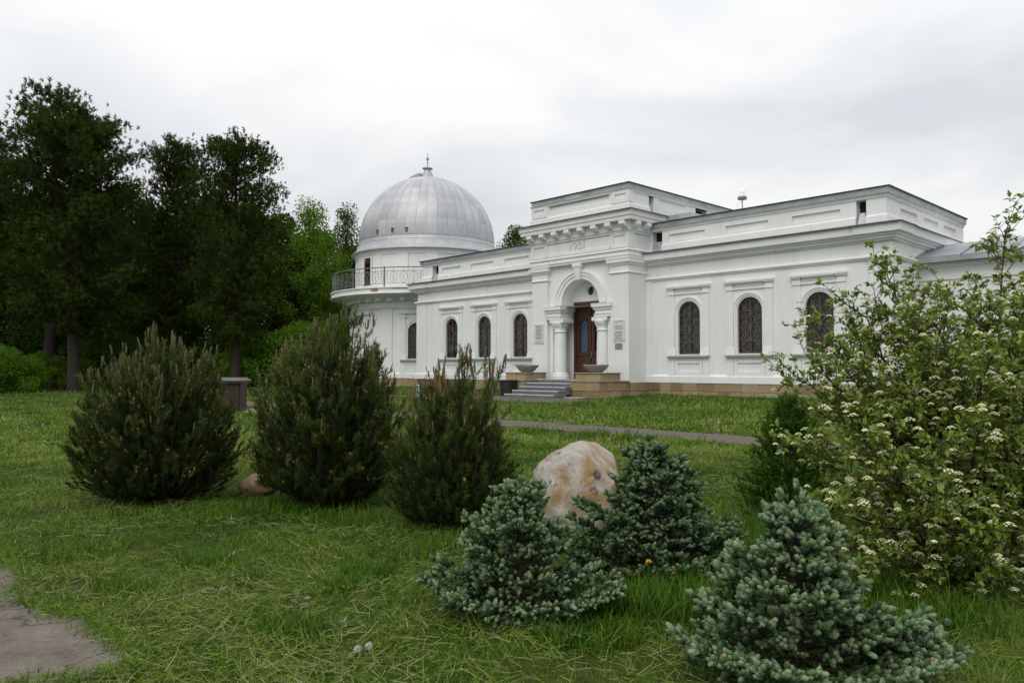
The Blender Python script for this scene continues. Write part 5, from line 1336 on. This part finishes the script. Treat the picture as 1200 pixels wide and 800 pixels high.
for i, (px, Y, py, k, ws) in enumerate([(6, 46, 406, 0, 1.0), (34, 48, 417, 0, 1.0), (-30, 46, 398, 0, 1.2), (52, 52, 412, 0, 1.0), (125, 51, 392, 1, 1.15), (235, 56, 402, 1, 1.0), (262, 58, 398, 1, 1.1), (300, 52, 388, 0, 1.0), (325, 53, 392, 1, 1.2), (358, 51, 378, 0, 1.1), (385, 54, 374, 0, 1.1), (345, 53, 402, 1, 1.0), (405, 62, 360, 1, 1.3), (170, 58, 400, 1, 1.3), (200, 57, 405, 0, .9), (75, 60, 400, 1, 1.2), (-70, 50, 400, 1, 1.2)]):
    own = {0: 'bright green spreading bush on the lawn side of the massive pine', 4: 'dark rounded bush between the massive pine trunk and the broad dwarf pine', 3: 'low bright bush seen past the trunk of the massive pine',
           7: 'bright bush just behind the trunk near the brown box stand', 9: 'tall bright bush filling the gap between the box stand and the tallest dwarf pine', 10: 'bright bush closest to the round tower', 8: 'dark bush between two bright bushes behind the tallest dwarf pine'}
    tree(BUSH[k], 'leafy_bush', px, Y, ztop(py, Y), 2.5, ws, i * 2.1, own.get(i, bush_l[k]), 'bush', ('bright' if k == 0 else 'dark') + ' bushes along the wood')

# ------------------------------------------------------------------ grass
def blade_t(h, w, bend):
    return np.array([(-w / 2, 0, 0), (w / 2, 0, 0), (-w * .38, bend * h * .3, h * .55), (w * .38, bend * h * .3, h * .55), (0, bend * h, h * .93)]), np.array([(0, 1, 3), (0, 3, 2), (2, 3, 4)])
def avoid(x, y):
    """True where grass grows"""
    rx, ry = x - OX, y - OY; s = rx * ES[0] + ry * ES[1]; t = rx * ET[0] + ry * ET[1]
    ok = ~((t > -.06) & (s > -17) & (s < 22)) & ~((t > -3.5) & (s > -6.1) & (s < .3)) & ~((t > -14.5 + .12 * np.sin(s * 3)) & (t < -13.42 + .12 * np.sin(s * 2.3)) & (s < 15.3))
    ok &= ~((t > -6.9) & (t < -3.2) & (s > -8.8) & (s < .5 + .3 * np.sin(t * 3))) & (np.hypot(s - TC[0], t - TC[1]) > 5.1)
    edge = np.interp(y, [3.4, 3.78, 4.08, 4.52, 4.66, 4.88, 5.05, 5.45, 5.85, 6.2, 6.8, 8.0], [-2.95, -2.45, -2.0, -2.22, -2.55, -2.62, -3.1, -3.45, -3.62, -4.05, -4.6, -8.6]) + .0 + .07 * np.sin(x * 9 + y * 13) + .05 * np.sin(x * 31 - y * 23)
    return ok & ~((x < edge) & (y < 8.0) & (y > 3.35))
def vnoise(x, y, s, seed=0):
    return .5 + .25 * (np.sin(x * s + seed + 1.7 * np.sin(y * s * .7 + seed)) + np.sin(y * s * 1.13 + 2.1 * seed + 1.9 * np.sin(x * s * .61 - seed)))
def scatter(n, y0, y1, r, power=2.0):
    y = y0 * (y1 / y0) ** r.random(n) if power == 2 else r.uniform(y0, y1, n)
    x = r.uniform(-.74, .74, n) * y; k = avoid(x, y); return x[k], y[k]
def grass(name, n, y0, y1, hs, w, seed, lab, tall=False):
    r = np.random.default_rng(seed); x, y = scatter(n, y0, y1, r); n = len(x); g = Soup(); z = gz(x, y) - .005
    clump = np.clip(vnoise(x, y, 2.3, 1) * .55 + vnoise(x, y, 6.1, 4) * .45, 0, 1); near = np.clip((9 - y) / 3, 0, 1); kp = r.random(n) < 1 - near * np.clip(1.25 - 2.4 * clump, 0, .75); x, y, z, clump = x[kp], y[kp], z[kp], clump[kp]; n = len(x); dry = vnoise(x, y, 1.1, 7) * .55 + vnoise(x, y, 3.7, 2) * .45
    for kk in range(4):
        ix = np.arange(kk, n, 4); tV, tF = blade_t(1., w, r.uniform(.15, .75)); m_ = len(ix)
        hh = hs * (.28 + 1.35 * clump[ix] ** 1.8) * r.uniform(.55, 1.3, m_) * np.clip(.75 + .05 * y[ix], .75, 1.6)
        d = np.array([0, 0, 1.]) + r.normal(size=(m_, 3)) * np.array([.34, .34, 0]); S = np.stack([np.ones(m_) * np.clip(y[ix] / 6, .7, 3.2), hh, hh], 1)
        g.inst(tV, tF, frames(d, r.random(m_) * 6.28) * S[:, None, :], np.stack([x[ix], y[ix], z[ix]], 1), np.clip(.37 + .15 * r.normal(size=m_) + .70 * (dry[ix] - .5) + .08 * (y[ix] > 11), 0, .95))
    o = link(name, g.mesh(name, [MF['grass']])); tag(o, lab, 'grass', kind='stuff')
grass('lawn_grass', 175000, 3.0, 15, .085, .0052, 101, 'short uneven green grass of the foreground lawn')
grass('meadow_grass', 92000, 13, 52, .10, .010, 102, 'green lawn grass between the path, the building and the wood')
# cut hay lying on the lawn
def hay(n, seed):
    r = np.random.default_rng(seed); x, y = scatter(n, 3.0, 27, r); den = vnoise(x, y, 1.4, 3) * .6 + vnoise(x, y, 3.3, 8) * .4 + .25 * np.exp(-((x + .9) ** 2 / 4 + (y - 5.6) ** 2 / 3)); k = r.random(len(x)) < np.clip(den * 2.4 - .85, .10 + .32 * (y < 6.5), 1); x, y = x[k], y[k]; n = len(x)
    g = Soup(); az = vnoise(x, y, 2.2, 5) * 9 + r.normal(size=n) * 1.3; d = np.stack([np.cos(az), np.sin(az), r.normal(size=n) * .22 + .06], 1)
    for kk in range(3):
        ix = np.arange(kk, n, 3); tV, tF = blade_t(1., .0042, [.15, .4, .8][kk]); L_ = r.uniform(.04, .19, len(ix)); S = np.stack([np.clip(y[ix] / 7, 1, 3), L_, L_], 1)
        g.inst(tV, tF, frames(d[ix], r.random(len(ix)) * 6.28) * S[:, None, :], np.stack([x[ix], y[ix], gz(x[ix], y[ix]) + .02 + r.random(len(ix)) * .035], 1), np.clip(r.normal(size=len(ix)) * .19 + .64, .15, 1))
    o = link('cut_hay', g.mesh('cut_hay', [MF['grass']])); tag(o, 'yellowish cut grass lying matted on the foreground lawn', 'hay', kind='stuff')
hay(105000, 111)
# taller tufts round the spruces and the shrub
def tufts(spots, seed):
    r = np.random.default_rng(seed); g = Soup()
    for (px, Y, R, n, h) in spots:
        c = onground(px, Y); a = r.random(n) * 6.28; rr_ = R * np.sqrt(r.random(n)); x = c.x + rr_ * np.cos(a); y = c.y + rr_ * np.sin(a) * .7
        tV, tF = blade_t(1., .0075, .45); hh = h * .8 * r.uniform(.5, 1.2, n); S = np.stack([np.ones(n), hh, hh], 1)
        d = np.array([0, 0, 1.]) + r.normal(size=(n, 3)) * [.28, .28, 0]
        g.inst(tV, tF, frames(d, r.random(n) * 6.28) * S[:, None, :], np.stack([x, y, gz(x, y)], 1), np.clip(.25 + r.normal(size=n) * .14, 0, .8))
    o = link('tall_grass', g.mesh('tall_grass', [MF['grass']])); tag(o, 'tall green grass growing round the spruces and the shrub', 'grass', kind='stuff')
tufts([(715, 5.0, .35, 700, .30), (775, 4.9, .35, 900, .32), (790, 5.3, .3, 500, .30), (690, 4.5, .3, 400, .22), (1010, 5.2, .4, 700, .34), (1060, 4.7, .35, 600, .30), (1000, 4.6, .3, 500, .28), (1110, 4.6, .4, 500, .26), (880, 6.6, .5, 600, .26), (860, 7.2, .6, 700, .22), (430, 5.9, .22, 420, .22), (405, 5.6, .16, 200, .18), (470, 6.5, .3, 250, .18), (200, 8.3, .8, 700, .18), (330, 8.6, .6, 600, .20), (400, 8.0, .6, 600, .18), (550, 6.9, .5, 500, .18), (240, 6.3, .2, 200, .16), (150, 5.6, .25, 260, .16), (90, 6.6, .4, 300, .16), (350, 4.8, .25, 300, .16), (640, 7.0, .3, 250, .2), (700, 6.4, .3, 300, .22)], 121)

def paving_edge(n, seed):
    r = np.random.default_rng(seed); poly = np.array([(-2.95, 3.4), (-2.45, 3.78), (-2.0, 4.08), (-2.22, 4.52), (-2.55, 4.66), (-2.62, 4.88), (-3.1, 5.05), (-3.45, 5.45), (-3.62, 5.85), (-4.05, 6.2), (-4.6, 6.8)])
    seg = np.linalg.norm(np.diff(poly, axis=0), axis=1); u = r.random(n) * seg.sum(); c = np.concatenate([[0], np.cumsum(seg)]); k = np.clip(np.searchsorted(c, u) - 1, 0, len(seg) - 1); f = (u - c[k]) / seg[k]
    p = poly[k] + (poly[k + 1] - poly[k]) * f[:, None] + r.normal(size=(n, 2)) * .055 + .07 * np.stack([np.sin(u * 7), np.cos(u * 9)], 1) * r.random((n, 1)); g = Soup(); lie = r.random(n) < .45
    d = np.array([0, 0, 1.]) + r.normal(size=(n, 3)) * [.5, .5, 0]; d[lie] = r.normal(size=(lie.sum(), 3)) * [1, 1, .12]; L_ = r.uniform(.03, .10, n); S = np.stack([np.ones(n), L_, L_], 1)
    g.inst(*blade_t(1., .0055, .5), frames(d, r.random(n) * 6.28) * S[:, None, :], np.stack([p[:, 0], p[:, 1], ground_z(p[:, 0], p[:, 1]) + .03 + .03 * lie], 1), np.clip(.3 + .15 * r.normal(size=n) + .3 * lie, 0, 1))
    tag(link('edge_grass', g.mesh('edge_grass', [MF['grass']])), 'ragged grass creeping over the edge of the old concrete paving', 'grass', kind='stuff')
paving_edge(4200, 141)
# broad-leaved weeds, dandelions, pale litter
def weed(name, p, n, l, w_, seed, label, up=.5):
    r = np.random.default_rng(seed); lf = Soup(); tV, tF = leaf_t(l, w_, .12, .25); az = np.arange(n) * 2.4 + r.normal(size=n) * .3
    d = np.stack([np.cos(az), np.sin(az), np.full(n, up) + r.normal(size=n) * .25], 1); u = norm(np.array([0, 0, 1.]) + r.normal(size=(n, 3)) * .2); d = norm(d); x = norm(np.cross(u, d)); y = np.cross(d, x)
    lf.inst(tV, tF, np.stack([x, y, d], 2) * r.uniform(.6, 1.1, n)[:, None, None], np.tile(np.array([0, 0, .0]), (n, 1)) + d * .02, r.random(n)); o = link(name, lf.mesh(name, [MF['broad']]), None, (p.x, p.y, float(gz(p.x, p.y)))); tag(o, label, 'weed')
weed('dock_plant', onground(668, 4.55), 11, .22, .065, 1, 'broad-leaved dock plant at the foot of the low spreading spruce', .75)
weed('burdock', onground(833, 7.1), 6, .30, .20, 2, 'burdock with wide pale leaves behind the dense conical spruce', 1.3)
weed('burdock', onground(625, 7.2), 5, .16, .10, 3, 'small leafy weed beside the boulder', 1.4)
weed('plantain', onground(270, 4.6), 8, .11, .05, 4, 'low rosette weed in the cut grass near the paving', .5)
weed('plantain', onground(352, 5.4), 9, .12, .05, 5, 'low rosette weed amid the matted hay', .6)
def sapling():
    b = onground(992, 6.6); root = empty('leafy_sapling', (b.x, b.y, b.z)); tag(root, 'slim arching sapling with bright green leaves in front of the thuja', 'sapling')
    e_ = at(908, 498, 6.5) - b; mid = Vector((e_.x * .25, 0, e_.z * .72)); bz = lambda u: mid * 2 * u * (1 - u) + e_ * u * u; r = np.random.default_rng(8)
    link('stem', tubes_mesh('stem', [([bz(u) for u in np.linspace(0, 1, 9)], [.007 * (1 - .7 * k / 8) for k in range(9)])], M['twig'], 5), root)
    P, D = [], []
    for k in range(44):
        u = .35 + .65 * k / 43; P.append(np.array(bz(u))); D.append(r.normal(size=3) * .8 + [-.2, 0, .5])
    P, D = np.array(P), np.array(D); lf = Soup(); d = norm(D); up = norm(np.array([0, -.3, 1.]) + r.normal(size=(44, 3)) * .4); x = norm(np.cross(up, d)); y = np.cross(d, x)
    lf.inst(*leaf_t(.085, .042), np.stack([x, y, d], 2) * r.uniform(.6, 1.15, 44)[:, None, None], P, r.uniform(.5, 1, 44)); link('leaves', lf.mesh('leaves', [MF['shrub_leaf']]), root)
sapling()
def dandelion(px, Y, h, clock, label):
    p = onground(px, Y); root = empty('dandelion', (p.x, p.y, p.z)); tag(root, label, 'dandelion')
    m = MB(); m.tube([(0, 0, 0), (.01, 0, h)], .0035, 5); m.build('stalk', MF['broad'], root); r = np.random.default_rng(int(px)); s_ = Soup()
    if clock:
        V_, F_ = needle_tuft(1, .001, .024, .004, 1, 1); d = rand_unit(170, r); s_.inst(V_, F_, frames(d, r.random(170) * 6), np.tile([.01, 0, h], (170, 1)), np.ones(170))
    else:
        V_, F_ = needle_tuft(1, .001, .022, .007, 1, 1); d = rand_unit(120, r); d[:, 2] = np.abs(d[:, 2]) * .8 + .1; s_.inst(V_, F_, frames(d, r.random(120) * 6), np.tile([.01, 0, h], (120, 1)), np.zeros(120))
    link('head', s_.mesh('head', [MF['dandelion']]), root)
dandelion(757, 4.9, .36, False, 'yellow dandelion flower in the tall grass between the spruces')
dandelion(432, 4.3, .07, True, 'white dandelion clock in the matted hay, the larger of two')
dandelion(419, 4.28, .06, True, 'small white dandelion clock next to the larger one')
lt = Soup(); rl = np.random.default_rng(131); x, y = scatter(300, 5.0, 26, rl); nl = len(x); tV, tF = leaf_t(.05, .035, .2, .3); d = rl.normal(size=(nl, 3)) * [1, 1, .15]
lt.inst(tV, tF, frames(d, rl.random(nl) * 6.28) * rl.uniform(.2, .6, nl)[:, None, None], np.stack([x, y, gz(x, y) + .05], 1), rl.random(nl))
for px, Y in ((280, 5.9), (292, 6.0), (350, 5.15), (360, 5.2), (405, 4.75), (395, 4.8), (240, 5.4), (270, 6.4), (440, 5.6), (300, 6.3)):
    p = onground(px, Y); k = 5; dd = rl.normal(size=(k, 3)) * [1, 1, .08]; lt.inst(*leaf_t(.055, .024, .2, .5), frames(dd, rl.random(k) * 6), np.array([p.x, p.y, p.z + .045]) + rl.normal(size=(k, 3)) * [.05, .05, .01], rl.uniform(.3, .7, k))
tag(link('dry_leaf_litter', lt.mesh('dry_leaf_litter', [MF['litter']])), 'pale dry leaves and petals scattered over the cut lawn', 'litter', kind='stuff')
